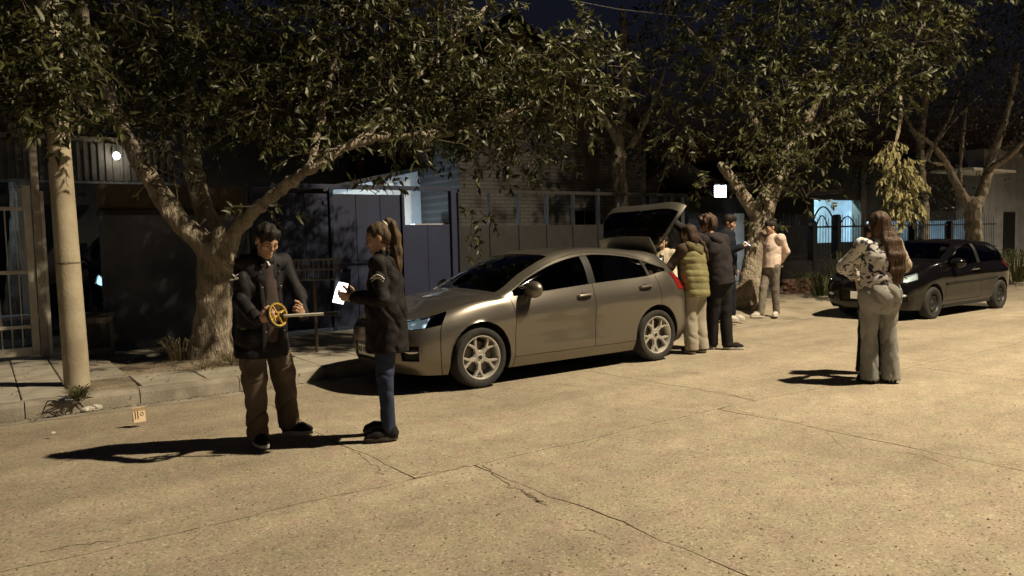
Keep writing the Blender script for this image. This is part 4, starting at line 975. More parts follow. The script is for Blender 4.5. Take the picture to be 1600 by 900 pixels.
def leaf_mat(name, c1, c2, rough=.42):
    m = mat(name, c1, rough=rough, spec=.5); N, L, b = nodes(m)
    g = N.new('ShaderNodeNewGeometry'); r = N.new('ShaderNodeValToRGB'); L.new(g.outputs['Random Per Island'], r.inputs[0])
    r.color_ramp.elements[0].color = (*c1, 1); r.color_ramp.elements[1].color = (*c2, 1); L.new(r.outputs[0], b.inputs['Base Color'])
    t = N.new('ShaderNodeBsdfTranslucent'); L.new(r.outputs[0], t.inputs[0]); x = N.new('ShaderNodeMixShader'); x.inputs[0].default_value = .2
    L.new(b.outputs[0], x.inputs[1]); L.new(t.outputs[0], x.inputs[2]); L.new(x.outputs[0], N['Material Output'].inputs[0]); return m
M_LEAF = leaf_mat('ash_leaf', (.009, .012, .004), (.088, .094, .025), .5)
M_LEAFD = leaf_mat('dark_leaf', (.012, .014, .007), (.035, .038, .016))
M_DEADLEAF = leaf_mat('withered_leaf', (.16, .145, .06), (.3, .27, .12), .7)
M_TWIG = mat('twig', (.09, .07, .045), rough=.9)
def leaves(name, twigs, rs, m, parent, L0=.085, wid=.16, nleaf=(9, 14), droop=.45):
    """twigs: (n,6) base + direction*length; each leaf is a folded lance blade of six triangles"""
    V = []; F = []; base = 0; TW = MB()
    T = np.array(twigs); n = len(T)
    P = T[:, :3]; D = T[:, 3:]
    per = rs.randint(nleaf[0], nleaf[1], n); idx = np.repeat(np.arange(n), per)
    k = len(idx); s = rs.rand(k)**.8
    ln = np.linalg.norm(D, axis=1)[idx][:, None]; d = D[idx]/ln
    sag = np.zeros((k, 3)); sag[:, 2] = -(s**2)*.25*ln[:, 0]
    o = P[idx]+D[idx]*s[:, None]+sag+rs.randn(k, 3)*.006
    side = np.cross(d, rs.randn(k, 3)); side /= np.linalg.norm(side, axis=1)[:, None]+1e-9
    a = d*.55+side*.85+rs.randn(k, 3)*.28; a[:, 2] -= droop; a /= np.linalg.norm(a, axis=1)[:, None]
    w = np.cross(a, rs.randn(k, 3)); w /= np.linalg.norm(w, axis=1)[:, None]; nn = np.cross(w, a)
    Ls = (L0*(.45+.55*rs.rand(k)+.5*rs.rand(k)**3))[:, None]; Ws = Ls*wid
    bend = Ls*(.05+.16*rs.rand(k))[:, None]
    v0 = o; v1 = o+a*Ls*.32+w*Ws+nn*Ws*.35; v2 = o+a*Ls*.32-w*Ws+nn*Ws*.35; v3 = o+a*Ls*.38; v4 = o+a*Ls*.72+w*Ws*.75-nn*bend*.5+nn*Ws*.3; v5 = o+a*Ls*.72-w*Ws*.75-nn*bend*.5+nn*Ws*.3; v6 = o+a*Ls-nn*bend*1.4
    v7 = o+a*Ls*.75-nn*bend*.5
    VV = np.stack([v0, v1, v2, v3, v4, v5, v6, v7], 1).reshape(-1, 3)
    fs = np.array([(0, 3, 1), (0, 2, 3), (1, 3, 7), (1, 7, 4), (3, 2, 5), (3, 5, 7), (4, 7, 6), (7, 5, 6)])
    FF = (np.arange(k)[:, None, None]*8+fs[None]).reshape(-1, 3)
    me = bpy.data.meshes.new(name); me.vertices.add(len(VV)); me.vertices.foreach_set('co', VV.astype(np.float32).ravel())
    me.loops.add(len(FF)*3); me.loops.foreach_set('vertex_index', FF.astype(np.int32).ravel()); me.polygons.add(len(FF)); me.polygons.foreach_set('loop_start', np.arange(0, len(FF)*3, 3, dtype=np.int32))
    me.materials.append(m); me.update(calc_edges=True); me.polygons.foreach_set('use_smooth', np.ones(len(FF), bool))
    ob = link(bpy.data.objects.new(name, me), parent); ob['kind'] = 'stuff'
    for i in range(n):
        if i % 2 == 0: continue
        p = Vector(P[i]); q = Vector(D[i]); TW.tube([p-q*.5-Vector((0, 0, .02)), p+q*.4-Vector((0, 0, .01)), p+q+Vector((0, 0, -.25*q.length))], [.006, .004, .002], 4, cap=False)
    tw = TW.build('twigs', M_TWIG, parent); tw['kind'] = 'stuff'
    return ob
CR = np.array(CAMR.col[0]); CF = np.array((math.sin(YAW), math.cos(YAW), 0))
def crown(blobs, Z, rs, origin, dens=1.0, tl=.32, up=.15):
    dens *= .85
    out = []
    for (px, py, dz, rx, ry, rz, n) in blobs:
        c = np.array(px, float) if isinstance(px, tuple) else np.array(PZ(px, py, Z+dz)); sc = 1.0 if isinstance(px, tuple) else (Z+dz)/FPX
        if isinstance(px, tuple): px, py = px[0], px[2]
        n = int(n*dens)
        q = rs.randn(n, 3); q /= np.linalg.norm(q, axis=1)[:, None]; q *= (rs.rand(n)**.45)[:, None]
        # ragged outline: radius wobbles with direction
        wob = 1+.22*np.sin(5*q[:, 0]+3*q[:, 2]+px)+.15*np.sin(11*q[:, 0]-7*q[:, 2]+py)
        off = q*wob[:, None]
        pts = c+off[:, :1]*rx*sc*CR+off[:, 2:]*ry*sc*np.array((0, 0, 1))+off[:, 1:2]*rz*CF
        d = q[:, :1]*CR*rx*sc+q[:, 2:]*ry*sc*np.array((0, 0, 1))+q[:, 1:2]*rz*CF; d /= np.linalg.norm(d, axis=1)[:, None]+1e-6
        d = d+rs.randn(n, 3)*.45; d[:, 2] += up; d /= np.linalg.norm(d, axis=1)[:, None]; d *= (tl*(.6+.8*rs.rand(n)))[:, None]
        out.append(np.concatenate([pts-origin, d], 1))
    return np.concatenate(out)
def limbs(root, Z, org, paths, vox, name='trunk', m=None, k=.05, rough=.018):
    pr = []
    for path in paths:
        P = [np.array(PZ(px, py, Z+dz))-org for (px, py, dz, r) in path]; r = [q[3] for q in path]
        # resample smoothly with a little wander
        PP = []; RR = []
        for i in range(len(P)-1):
            for s in (0, .34, .67): PP.append(catmull(np.array(P), i+s)); RR.append(r[i]+(r[i+1]-r[i])*s)
        PP.append(P[-1]); RR.append(r[-1]); pr += chain(PP, RR, k)
    rs = np.random.RandomState(len(paths)*7+3); ph = rs.rand(12)*6.28
    def nz(x, y, z):
        a = np.sin(31*x+17*y+5*z+2*np.sin(9*z+ph[0])+ph[1])+np.sin(23*y-29*x+7*z+2*np.sin(7*z+ph[2])+ph[3]); b2 = np.sin(11*x+9*z+ph[4])*np.sin(9*y-8*z+ph[5])
        c = np.sin(61*x-37*y+21*z+ph[6]+2*a)
        return rough*(.45*a*.6+.8*b2+.3*c)
    return solid(name, pr, vox, m or M_BARK, root, nz)
rs = np.random.RandomState(5)
# left street tree
Z1 = (Vector(TREE1)-Vector((0, 0, HC))).dot(CAMR @ Vector((0, 0, -1)))
tr1 = thing('street_tree', 'gnarled forked street tree with a wide dark crown on the left pavement', 'tree', TREE1); o1 = np.array(TREE1)
limbs(tr1, Z1, o1, [
 [(326, 580, 0, .33), (328, 560, 0, .275), (331, 520, 0, .225), (335, 470, 0, .205), (337, 425, 0, .205), (340, 392, 0, .19)],
 [(336, 410, 0, .16), (322, 382, -.05, .14), (292, 358, -.1, .125), (256, 314, -.15, .112), (228, 268, -.2, .10), (200, 222, -.2, .09), (170, 150, -.1, .075), (140, 60, 0, .06), (110, -60, 0, .04)],
 [(345, 405, .05, .14), (322, 340, .3, .12), (306, 275, .45, .11), (297, 205, .6, .10), (298, 110, .8, .08), (310, -30, 1, .06)],
 [(350, 412, -.05, .13), (362, 372, -.15, .095), (392, 335, -.3, .066), (440, 295, -.5, .058), (486, 262, -.7, .055), (532, 234, -.6, .052), (580, 217, -.5, .048), (635, 212, -.3, .042), (700, 208, -.1, .05), (780, 185, 0, .04), (850, 150, 0, .025)],
 [(560, 222, -.55, .05), (610, 160, -.2, .045), (680, 90, 0, .035), (760, 10, .2, .025)],
 [(486, 262, -.7, .05), (500, 190, -.4, .045), (520, 100, 0, .035), (540, -20, .2, .02)],
 [(345, 400, -.2, .12), (344, 372, -.2, .1), (346, 360, -.2, .05)]], .02)
tips1 = crown([
 (60, 50, .2, 100, 100, .9, 130), (150, 120, 0, 105, 85, .9, 140), (290, 70, .2, 150, 100, 1.1, 230), (200, 188, -.3, 110, 24, .5, 44), (300, 180, .2, 90, 40, .7, 60),
 (440, 90, .3, 150, 120, 1.1, 260), (600, 100, .2, 150, 125, 1.0, 330), (720, 135, .2, 110, 100, .9, 280), (805, 215, .1, 75, 52, .6, 110), (690, 190, .2, 90, 50, .7, 110),
 (895, 120, .0, 72, 68, .6, 150), (912, 55, .0, 26, 34, .3, 24), (945, 85, 0, 24, 34, .3, 22), (650, 10, .2, 110, 70, 1.0, 170), (560, 10, .3, 150, 80, 1.1, 210),
 (100, -80, .3, 200, 90, 1.3, 120), (350, -100, .4, 250, 110, 1.5, 220), (620, -120, .3, 220, 110, 1.3, 240), (820, 165, .1, 70, 55, .7, 90), (430, 165, -.3, 110, 55, .6, 130), (540, 150, -.2, 100, 55, .6, 120), (700, 150, 1.0, 120, 70, .8, 200), (800, 150, 1.0, 100, 60, .8, 150), (560, 140, 1.2, 120, 70, .8, 170), (300, 140, .9, 130, 70, .8, 150),
 (650, -260, .3, 260, 120, 1.4, 320), (350, -280, .4, 260, 120, 1.6, 260), (500, -420, .4, 250, 110, 1.4, 200),  # upper clumps above the view, added to shade the leaves below
 ((2.4, 8.7, 6.1), 0, 0, 1.5, 1.1, 1.2, 190), ((4.0, 8.3, 6.7), 0, 0, 1.5, 1.2, 1.2, 210), ((5.7, 8.5, 7.0), 0, 0, 1.3, 1.2, 1.2, 170), ((.8, 9.2, 5.8), 0, 0, 1.3, 1.0, 1.2, 140), ((3.0, 9.8, 7.3), 0, 0, 1.8, 1.0, 1.4, 190),  # unseen clumps over the street side, added to keep lamp light off the crown
 (75, 150, -2.1, 62, 36, .3, 80), (70, 100, -2.1, 50, 50, .3, 80), (50, 60, -2.0, 80, 60, .4, 130), (60, -20, -2.0, 100, 60, .5, 60), (120, 176, -1.9, 50, 20, .25, 18),
 (405, 318, -.5, 30, 14, .2, 8), (585, 292, -.2, 28, 12, .2, 8), (745, 345, 0.2, 26, 16, .25, 9), (470, 205, -.3, 50, 18, .3, 16), (640, 205, -.7, 70, 20, .3, 34), (500, 235, -1.0, 40, 14, .2, 10), (270, 260, -.5, 34, 30, .25, 14), (380, 25, .8, 200, 90, .8, 160), (480, 180, .7, 130, 50, .7, 100), (640, 165, .8, 130, 50, .7, 110)], Z1, rs, o1)
leaves('crown', tips1, rs, M_LEAF, tr1, L0=.125, wid=.15, nleaf=(8, 12))
# right street tree
Z2 = (Vector(TREE2)-Vector((0, 0, HC))).dot(CAMR @ Vector((0, 0, -1)))
tr2 = thing('street_tree', 'leaning street tree with drooping leaves between the hooded man and pink sweatshirt', 'tree', TREE2); o2 = np.array(TREE2)
limbs(tr2, Z2, o2, [
 [(1164, 492, 0, .36), (1167, 475, 0, .3), (1174, 440, 0, .235), (1181, 400, 0, .215), (1188, 360, 0, .21), (1192, 325, 0, .2)],
 [(1190, 335, 0, .2), (1203, 302, 0, .175), (1222, 270, 0, .15), (1248, 215, .1, .12), (1290, 130, .1, .09), (1330, 30, .2, .06)],
 [(1184, 340, 0, .14), (1166, 312, -.1, .115), (1146, 283, -.1, .1), (1127, 258, -.1, .085)],
 [(1250, 212, .1, .08), (1330, 170, 0, .06), (1400, 120, -.4, .045), (1440, 40, -.5, .03)],
 [(1222, 270, 0, .09), (1180, 190, .3, .07), (1120, 100, .5, .05), (1060, 30, .6, .03)]], .025)
tips2 = crown([
 (1030, 120, .6, 55, 90, .9, 60), (1120, 85, .2, 95, 90, 1.2, 260), (1230, 70, 0, 130, 95, 1.3, 400), (1350, 60, -.4, 140, 85, 1.3, 380), (1450, 40, -.5, 80, 65, 1.0, 150),
 (1070, 195, .2, 55, 42, .6, 60), (1195, 190, -.2, 62, 80, .9, 190), (1205, 262, -.4, 52, 38, .5, 80), (1285, 175, -.2, 90, 80, 1.0, 230), (1380, 140, -.5, 75, 55, .8, 130),
 (1262, 302, -.6, 26, 12, .3, 9), (1130, -60, .4, 200, 80, 1.5, 220), (1350, -70, .3, 220, 80, 1.6, 280), (1250, -180, .4, 240, 80, 1.7, 260), ((11.6, 8.6, 6.6), 0, 0, 1.6, 1.1, 1.2, 170), ((13.4, 9.0, 7.0), 0, 0, 1.6, 1.1, 1.3, 170), (1065, 232, 0, 22, 20, .3, 14), (1100, 290, -.2, 10, 16, .2, 10), (1190, 352, -.3, 20, 14, .25, 12)], Z2, rs, o2)  # world-coordinate clumps are unseen, added to shade the crown below
leaves('crown', tips2, rs, M_LEAF, tr2, L0=.14, nleaf=(8, 12), droop=.8)
# its broken hanging branch with withered leaves
br = [(1400, 125, -.5, .045), (1408, 165, -.6, .035), (1404, 205, -.7, .03), (1396, 235, -.7, .02)]
limbs(tr2, Z2, o2, [br], .015, 'broken_branch', None, .02, .006)
hang = crown([(1392, 232, -.7, 16, 20, .18, 26), (1405, 270, -.7, 24, 30, .24, 60), (1412, 305, -.7, 20, 24, .2, 40), (1412, 332, -.7, 10, 16, .12, 16)], Z2, rs, o2, tl=.24, up=-1.2)
leaves('withered_leaves', hang, rs, M_DEADLEAF, tr2, L0=.13, nleaf=(10, 14), droop=1.6)
# far right street tree
pz = WY(1522, 410, 10.1); TREE3 = Vector((pz.x, 10.1, SW)); Z3 = (TREE3-Vector((0, 0, HC))).dot(CAMR @ Vector((0, 0, -1))); o3 = np.array(TREE3)
tr3 = thing('street_tree', 'forked street tree with thin dark crown behind the black hatchback', 'tree', TREE3)
limbs(tr3, Z3, o3, [
 [(1522, 445, 0, .32), (1522, 420, 0, .25), (1521, 370, 0, .215), (1520, 318, 0, .21)],
 [(1516, 325, 0, .15), (1495, 290, 0, .11), (1478, 255, 0, .085), (1455, 225, -.3, .05), (1430, 205, -.5, .03)],
 [(1525, 325, 0, .15), (1538, 290, 0, .13), (1548, 250, .2, .11), (1570, 190, .2, .08), (1590, 100, .2, .06)],
 [(1545, 265, .1, .08), (1575, 245, -.2, .07), (1605, 215, -.4, .05)],
 [(1478, 258, 0, .04), (1450, 250, -.4, .03), (1490, 190, -.6, .025), (1530, 150, -.8, .02)],
 [(1500, 300, 0, .06), (1500, 260, .3, .05), (1510, 170, .5, .04)]], .025)
tips3 = crown([(1500, 110, .3, 90, 90, 1.4, 130), (1590, 100, .2, 80, 130, 1.4, 220), (1540, 30, 0, 120, 70, 1.6, 220), (1640, 160, 0, 60, 110, 1.2, 120), (1470, 195, -.4, 45, 40, .8, 22), (1560, 190, -.3, 50, 40, .8, 30), (1600, -60, 0, 180, 80, 1.8, 150)], Z3, rs, o3, tl=.42)
leaves('crown', tips3, rs, M_LEAFD, tr3, L0=.13, nleaf=(8, 12))
# yard trees behind the fences
def yard_tree(px, Y, label, blobs, seed):
    p = WY(px, 420, Y); base = Vector((p.x, Y, SW)); Z = (base-Vector((0, 0, HC))).dot(CAMR @ Vector((0, 0, -1))); r_ = np.random.RandomState(seed)
    t = thing('yard_tree', label, 'tree', base); oo = np.array(base)
    py0 = 374-.024*(px-800)
    limbs(t, Z, oo, [[(px, py0+1.48*FPX/Z, 0, .24), (px+4, 330, 0, .17), (px-3, 240, 0, .14), (px+8, 130, 0, .1), (px+5, 10, 0, .06)], [(px-2, 260, 0, .09), (px+40, 190, .2, .06), (px+70, 110, .3, .03)], [(px, 230, 0, .08), (px-40, 150, -.2, .05), (px-60, 70, -.3, .03)]], .03)
    leaves('crown', crown(blobs, Z, r_, oo, tl=.45), r_, M_LEAFD, t, L0=.14, nleaf=(8, 12))
yard_tree(968, 13.4, 'dark leafy yard tree behind the panel fence above the grey car', [(965, 180, 0, 50, 80, 1.0, 90), (1015, 215, .2, 55, 50, .9, 70), (1000, 90, 0, 50, 60, 1.0, 60)], 21)
yard_tree(1440, 14.2, 'dark leafy yard tree behind the iron fence near the hanging branch', [(1440, 200, 0, 70, 90, 1.2, 150), (1360, 240, .4, 60, 60, 1.2, 120), (1450, 290, 0, 55, 40, 1.0, 90), (1440, 90, 0, 90, 80, 1.4, 140)], 22)
yard_tree(30, 15.5, 'dark leafy yard tree behind the white barred gate', [(30, 140, 0, 90, 100, 1.2, 200), (120, 60, .3, 110, 80, 1.2, 180), (250, 40, 1, 120, 80, 1.2, 160)], 23)
# ------------------------------------------------------------------ people
M_SKIN = mat('skin', (.42, .255, .17), rough=.55, noise=.12, nscale=14, sss=.15, bump=.08, bscale=200)
def cloth(name, c, c2=None, rough=.9, bump=.35, bs=220, ns=7, sheen=.0): return mat(name, c, rough=rough, col2=c2 or tuple(x*1.35 for x in c), nscale=ns, bump=.6, bscale=15, sheen=sheen, spec=.25, dist=.012)
def hairm(name, a, b): return mat(name, a, rough=.62, spec=.3, col2=b, nscale=60, bump=1.0, bscale=120, stretch=(1, 1, .06), detail=4, dist=.008)
M_HBLACK = hairm('black_hair', (.006, .005, .005), (.02, .016, .013)); M_HBROWN = hairm('brown_hair', (.018, .010, .007), (.06, .034, .02)); M_HLONG = hairm('long_brown_hair', (.016, .009, .006), (.12, .07, .04))
M_EYE = mat('eye_dark', (.02, .013, .01), rough=.25); M_BROW = mat('eyebrow', (.012, .008, .006), rough=.9); M_LIP = mat('lip', (.3, .13, .1), rough=.5)
M_SOLE = mat('white_sole', (.5, .48, .44), rough=.8); M_SHOE = cloth('black_shoe', (.012, .011, .011)); M_SHOEW = cloth('cream_shoe', (.42, .38, .33))
U3 = np.array
def ik(a, b, l1, l2, pole):
    d = b-a; L = min(np.linalg.norm(d), (l1+l2)*.999); dn = unit(d); x = (l1*l1-l2*l2+L*L)/(2*L); h = math.sqrt(max(0, l1*l1-x*x))
    p = U3(pole, float); p = p-dn*(p @ dn); return a+dn*x+unit(p)*h
def hand(w, d, pn, th, curl, s=1.0, tcurl=.5, spread=.06):
    """w wrist, d towards fingers, pn palm normal, th thumb side; curl: radians per joint"""
    d = unit(d); pn = unit(pn-d*(U3(pn) @ d)); th = unit(th-d*(U3(th) @ d)-pn*(U3(th) @ pn)); P = []
    P += [C(w-d*.02, w+d*.03, .026*s, .028*s, .012, (pn, .72)), C(w+d*.028*s+th*.018*s, w+d*.088*s+th*.022*s, .017*s, .0165*s, .014, (pn, .85)), C(w+d*.03*s-th*.014*s, w+d*.082*s-th*.022*s, .018*s, .0155*s, .014, (pn, .85)), C(w+d*.03*s, w+d*.085*s, .02*s, .017*s, .014, (pn, .8))]
    for i, (off, L, r) in enumerate(((.029, .070, .0088), (.0095, .079, .0092), (-.0105, .073, .0088), (-.0295, .057, .0078))):
        c = curl[i] if hasattr(curl, '__len__') else curl
        p = w+d*(.09-.004*abs(i-1)-(.008 if i == 3 else 0))*s+th*off*s; q = unit(d+th*off*spread/.03); ang = c*.8
        for f in (.46, .3, .24):
            v = q*math.cos(ang)+pn*math.sin(ang); e = p+v*L*f*s; P.append(C(p, e, r*s, r*.93*s, .004)); p = e; ang += c
    p = w+d*.03*s+th*.026*s+pn*.006*s; ang = 0
    v = unit(d*.62+th*.72+pn*.35)
    for L in (.042, .032, .026):
        e = p+v*L*s; P.append(C(p, e, .0115*s, .0095*s, .008)); p = e; v = unit(v+d*.35+pn*tcurl*.6-th*.35*tcurl)
    return P
def frame(f, u):
    f = unit(f); r = unit(np.cross(f, u)); u = np.cross(r, f); return r, f, u
def head(c, f, u, s=1.0, fem=False):
    r, f, u = frame(f, u); Fm = np.array([r, f, u]); q = lambda a, b, z: c+(r*a+f*b+u*z)*s
    jw = .05 if not fem else .045
    P = [E(q(0, -.014, .032), U3((.074, .094, .084))*s, Fm, .02), E(q(0, .03, -.025), U3((.058, .058, .085))*s, Fm, .03),
         C(q(-.034, .012, -.06), q(-.012, .066, -.094), .026*s, .018*s, .03), C(q(.034, .012, -.06), q(.012, .066, -.094), .026*s, .018*s, .03), C(q(-.008, .072, -.096), q(.008, .072, -.096), .017*s, .017*s, .015),
         C(q(-.036, .074, .024), q(.036, .074, .024), .012*s, .012*s, .015),
         C(q(0, .086, .014), q(0, .104, -.024), .008*s, .0115*s, .01), E(q(0, .097, -.028), U3((.018, .011, .009))*s, Fm, .008),
         C(q(-.016, .087, -.056), q(.016, .087, -.056), .0075*s, .0075*s, .006), C(q(-.013, .086, -.069), q(.013, .086, -.069), .008*s, .008*s, .006),
         E(q(.04, .062, -.022), U3((.026, .024, .026))*s, Fm, .02), E(q(-.04, .062, -.022), U3((.026, .024, .026))*s, Fm, .02),
         E(q(.03, .092, .0), U3((.017, .014, .011))*s, Fm, .01, 's'), E(q(-.03, .092, .0), U3((.017, .014, .011))*s, Fm, .01, 's'),
         E(q(.03, .075, .0), U3((.013, .012, .011))*s, Fm, .004), E(q(-.03, .075, .0), U3((.013, .012, .011))*s, Fm, .004)]
    for sx in (1, -1): P += [E(q(.075*sx, -.01, -.008), U3((.009, .02, .031))*s, Fm, .008)]
    return P, q, (r, f, u)
def face_bits(root, q, fr, s=1.0):
    r, f, u = fr
    for sx in (1, -1):
        MB().tube([q(.014*sx, .0865, .018), q(.03*sx, .0885, .0235), q(.047*sx, .0775, .0175)], [.0032*s, .0042*s, .002*s], 6).build('eyebrow', M_BROW, root, True)
        MB().tube([q(.018*sx, .0855, .0), q(.03*sx, .0885, .001), q(.043*sx, .082, -.001)], [.002*s, .0042*s, .002*s], 6).build('eye', M_EYE, root, True)
    MB().tube([q(-.021, .088, -.0625), q(0, .0955, -.0625), q(.021, .088, -.0625)], [.002*s, .0045*s, .002*s], 6, flat=1.2).build('lips', M_LIP, root, True)
def shoe(root, heel, toe, m, sole, w=.045):
    heel, toe = U3(heel, float), U3(toe, float); d = unit(toe-heel); z = U3((0, 0, 1.)); sd = np.cross(d, z); L = np.linalg.norm(toe-heel)
    P = [C(heel+d*.035+z*.05, heel+d*.05+z*.085, .044, .046, .03), C(heel+d*.05+z*.045, toe-d*.1+z*.04, .045, .047, .03, (sd, .95)), C(toe-d*.1+z*.038, toe-d*.04+z*.03, .046, .036, .03)]
    o = solid('shoe', P, .008, m, root, folds(.0012, 60, 3), clips=[((0, 0, -1), -(heel[2]+.02))])
    S = MB(); n = 18; ring = []
    for k in range(n):
        a = 2*math.pi*k/n; ex = math.cos(a); ey = math.sin(a); ring.append((L/2+(L/2+.004)*(abs(ex)**.8*np.sign(ex)), (w+.006)*(abs(ey)**.75*np.sign(ey))*(1+.06*ex)))
    S.prism(ring, lambda p, s: heel+d*p[0]+sd*p[1]+z*(0.0 if s == 0 else .026)); S.build('sole', sole, o, bevel=.004)
    return o
class Person:
    """frame of each figure: x = image right, y = away from the camera, z up, origin between the feet"""
    def __init__(s, label, px, py, z=0.0, H=1.72, face=(0, -1), group=None):
        g = G(px, py, z); s.root = thing('person', label, 'person', g, -YAW, group); s.k = H/1.72; s.f = unit(U3((face[0], face[1], 0.))); s.r = U3((s.f[1], -s.f[0], 0.)); s.u = U3((0, 0, 1.)); s.skin = []; s.J = {}
    def L(s, a, b, z): return s.r*a*s.k+s.f*b*s.k+s.u*z*s.k          # right, forward, up in the figure's own build
    def trunk(s, hips=(0, 0, .93), chest=(0, 0, 1.27), neck=(0, .0, 1.45), head_c=(0, .02, 1.605), hf=None, hu=None, fem=False, shw=.185, abs_=False):
        q = (lambda p: U3(p, float)) if abs_ else (lambda p: s.L(*p))
        J = s.J; J['pel'] = q(hips); J['chest'] = q(chest); J['neck'] = q(neck); J['head'] = q(head_c)
        J['hf'] = unit(hf if hf is not None else s.f); J['hu'] = unit(hu if hu is not None else s.u)
        up = unit(J['neck']-J['chest'])
        for n_, sg in (('R', 1), ('L', -1)):
            J['sh'+n_] = J['neck']-up*.045*s.k+s.r*sg*shw*s.k; J['hip'+n_] = J['pel']+s.r*sg*.09*s.k
        hp, s.q, s.fr = head(J['head'], J['hf'], J['hu'], s.k, fem); s.skin += hp
        s.skin += [C(J['neck']-up*.03, J['head']-J['hu']*.075*s.k-J['hf']*.012, .056*s.k, .05*s.k, .025), C(J['pel'], J['chest'], .1*s.k, .105*s.k, .04, (s.r, 1.3)), C(J['chest'], J['neck']-up*.06, .1*s.k, .08*s.k, .04, (s.r, 1.45))]
    def leg(s, side, ankle, pole=None, toe=None):
        hip = s.J['hip'+side]; a = U3(ankle, float); kn = ik(hip, a, .425*s.k, .415*s.k, s.f if pole is None else U3(pole, float)); s.J['kn'+side] = kn; s.J['an'+side] = a
        s.skin += [C(hip, kn, .07*s.k, .05*s.k, .04), C(kn, a, .048*s.k, .034*s.k, .03)]
        t = unit(U3(toe if toe is not None else s.f, float)); h = a.copy(); h[2] = a[2]-.085; s.J['heel'+side] = h-t*.06; s.J['toe'+side] = h+t*.205*s.k
        s.skin += [C(h+s.u*.04, h+t*.12+s.u*.03, .034, .028, .02)]
    def arm(s, side, wrist, pole, hd=None, pn=None, th=None, curl=.35, has_hand=True, tc=.5):
        sh = s.J['sh'+side]; w = U3(wrist, float); el = ik(sh, w, .285*s.k, .255*s.k, pole); s.J['el'+side] = el; s.J['wr'+side] = w
        d = w-sh
        reach = (.285+.255)*s.k*.999
        if np.linalg.norm(d) > reach: w = sh+unit(d)*reach; s.J['wr'+side] = w
        s.skin += [C(sh, el, .045*s.k, .038*s.k, .03), C(el, w, .036*s.k, .026*s.k, .02)]
        hd = unit(w-el) if hd is None else unit(U3(hd, float))
        pn = pn if pn is not None else -s.r*(1 if side == 'R' else -1); th = th if th is not None else s.f
        if has_hand: s.skin += hand(w+hd*.012, hd, U3(pn, float), U3(th, float), curl, s.k, tc)
    def body(s, vox=.008): return solid('body', s.skin, vox, M_SKIN, s.root)
    def top(s, name, m, vox=.012, chest=.125, hem=.72, hemr=.15, depth=.82, up=.066, low=.05, wrinkle=.006, fr=22, seed=1, sleeves='RL', waist=None, cuff=0.0, sho=.075):
        J = s.J; k = s.k; P = []
        pel = J['pel']; ch = J['chest']; nk = J['neck']; ax = unit(ch-pel)
        hemc = pel+ax*(hem*k-pel[2]) if abs(ax[2]) > .3 else pel
        dirf = s.f
        P += [C(hemc, pel+ax*.1*k, hemr*k/depth, (waist or hemr*.97)*k/depth, .04, (dirf, depth)), C(pel+ax*.1*k, ch, (waist or hemr*.97)*k/depth, chest*k/depth, .05, (dirf, depth)), C(ch, nk-unit(nk-ch)*.075*k, chest*1.02*k/depth, .105*k/depth, .06, (dirf, depth))]
        for sd in 'RL':
            P.append(C(nk-unit(nk-ch)*.05*k, J['sh'+sd], .06*k, sho*k, .05))
        for sd in sleeves:
            w = J['wr'+sd]; e = J['el'+sd]; w2 = e+(w-e)*(.97-cuff)
            P += [C(J['sh'+sd], e, (sho-.003)*k, up*k*.92, .04), C(e, w2, up*k*.9, low*k, .025)]
        s.tp = P
        return solid(name, P, vox, m, s.root, folds(wrinkle, fr, seed, 1.3), clips=[(-ax, -float(ax @ hemc))])
    def pants(s, name, m, vox=.012, thigh=.088, knee=.07, ankle=.06, hip=.125, wrinkle=.005, fr=26, seed=2, drop=.02, wst=1.02):
        J = s.J; k = s.k; P = [C(J['pel']-s.u*.03*k, J['pel']+s.u*(wst-.93)*k, hip*k/.85, hip*.92*k/.85, .04, (s.f, .85))]
        for sd in 'RL':
            a = J['an'+sd]-s.u*(.05-drop); P += [C(J['hip'+sd]-s.u*.02, J['kn'+sd], thigh*k, knee*k, .045), C(J['kn'+sd], a, knee*k, ankle*k, .03)]
        return solid(name, P, vox, m, s.root, folds(wrinkle, fr*.8, seed, 2.2), clips=[((0, 0, -1), -(min(J['anR'][2], J['anL'][2])-.06+drop))])
    def shoes(s, m, sole, sides='RL'):
        for sd in sides: shoe(s.root, s.J['heel'+sd], s.J['toe'+sd], m, sole)
    def hair(s, prims, m, vox=.008, amp=.004, fr=120, clips=(), name='hair'):
        r, f, u = s.fr
        def nz(x, y, z):
            a = (x*r[0]+y*r[1]+z*r[2]); b = (x*f[0]+y*f[1]+z*f[2]); return amp*(np.sin(fr*a+5*np.sin(13*b))*.6+np.sin(fr*.8*b+4*np.sin(17*a)+9*z)*.6)
        return solid(name, prims, vox, m, s.root, nz, clips)
def band(root, name, pts, r, m, flat=1.0): return MB().tube(pts, r, 8, flat=flat).build(name, m, root, True)
def ring_cap(q, s, back=.0, top=.0, front=.06):
    """skull cap of short hair: ellipsoid minus the face"""
    return None
def hair_short(p, m, vol=.008, fringe=.03, vox=.007, amp=.005):
    q = p.q; k = p.k; r, f, u = p.fr; Fm = np.array([r, f, u])
    P = [E(q(0, -.018, .042), U3((.078+vol, .098+vol, .084+vol))*k, Fm, .01), E(q(0, -.05, -.01), U3((.074+vol*.6, .066, .075))*k, Fm, .02), E(q(0, .045, .09), U3((.06, .045, .03+vol))*k, Fm, .02),
         E(q(0, .075, -.035), U3((.085, .07, .085))*k, Fm, .012, 's'), E(q(.085, .0, -.035), U3((.03, .045, .05))*k, Fm, .01, 's'), E(q(-.085, .0, -.035), U3((.03, .045, .05))*k, Fm, .01, 's')]
    return p.hair(P, m, vox, amp, 90, clips=[(-u, -float(u @ q(0, 0, -.085)))])

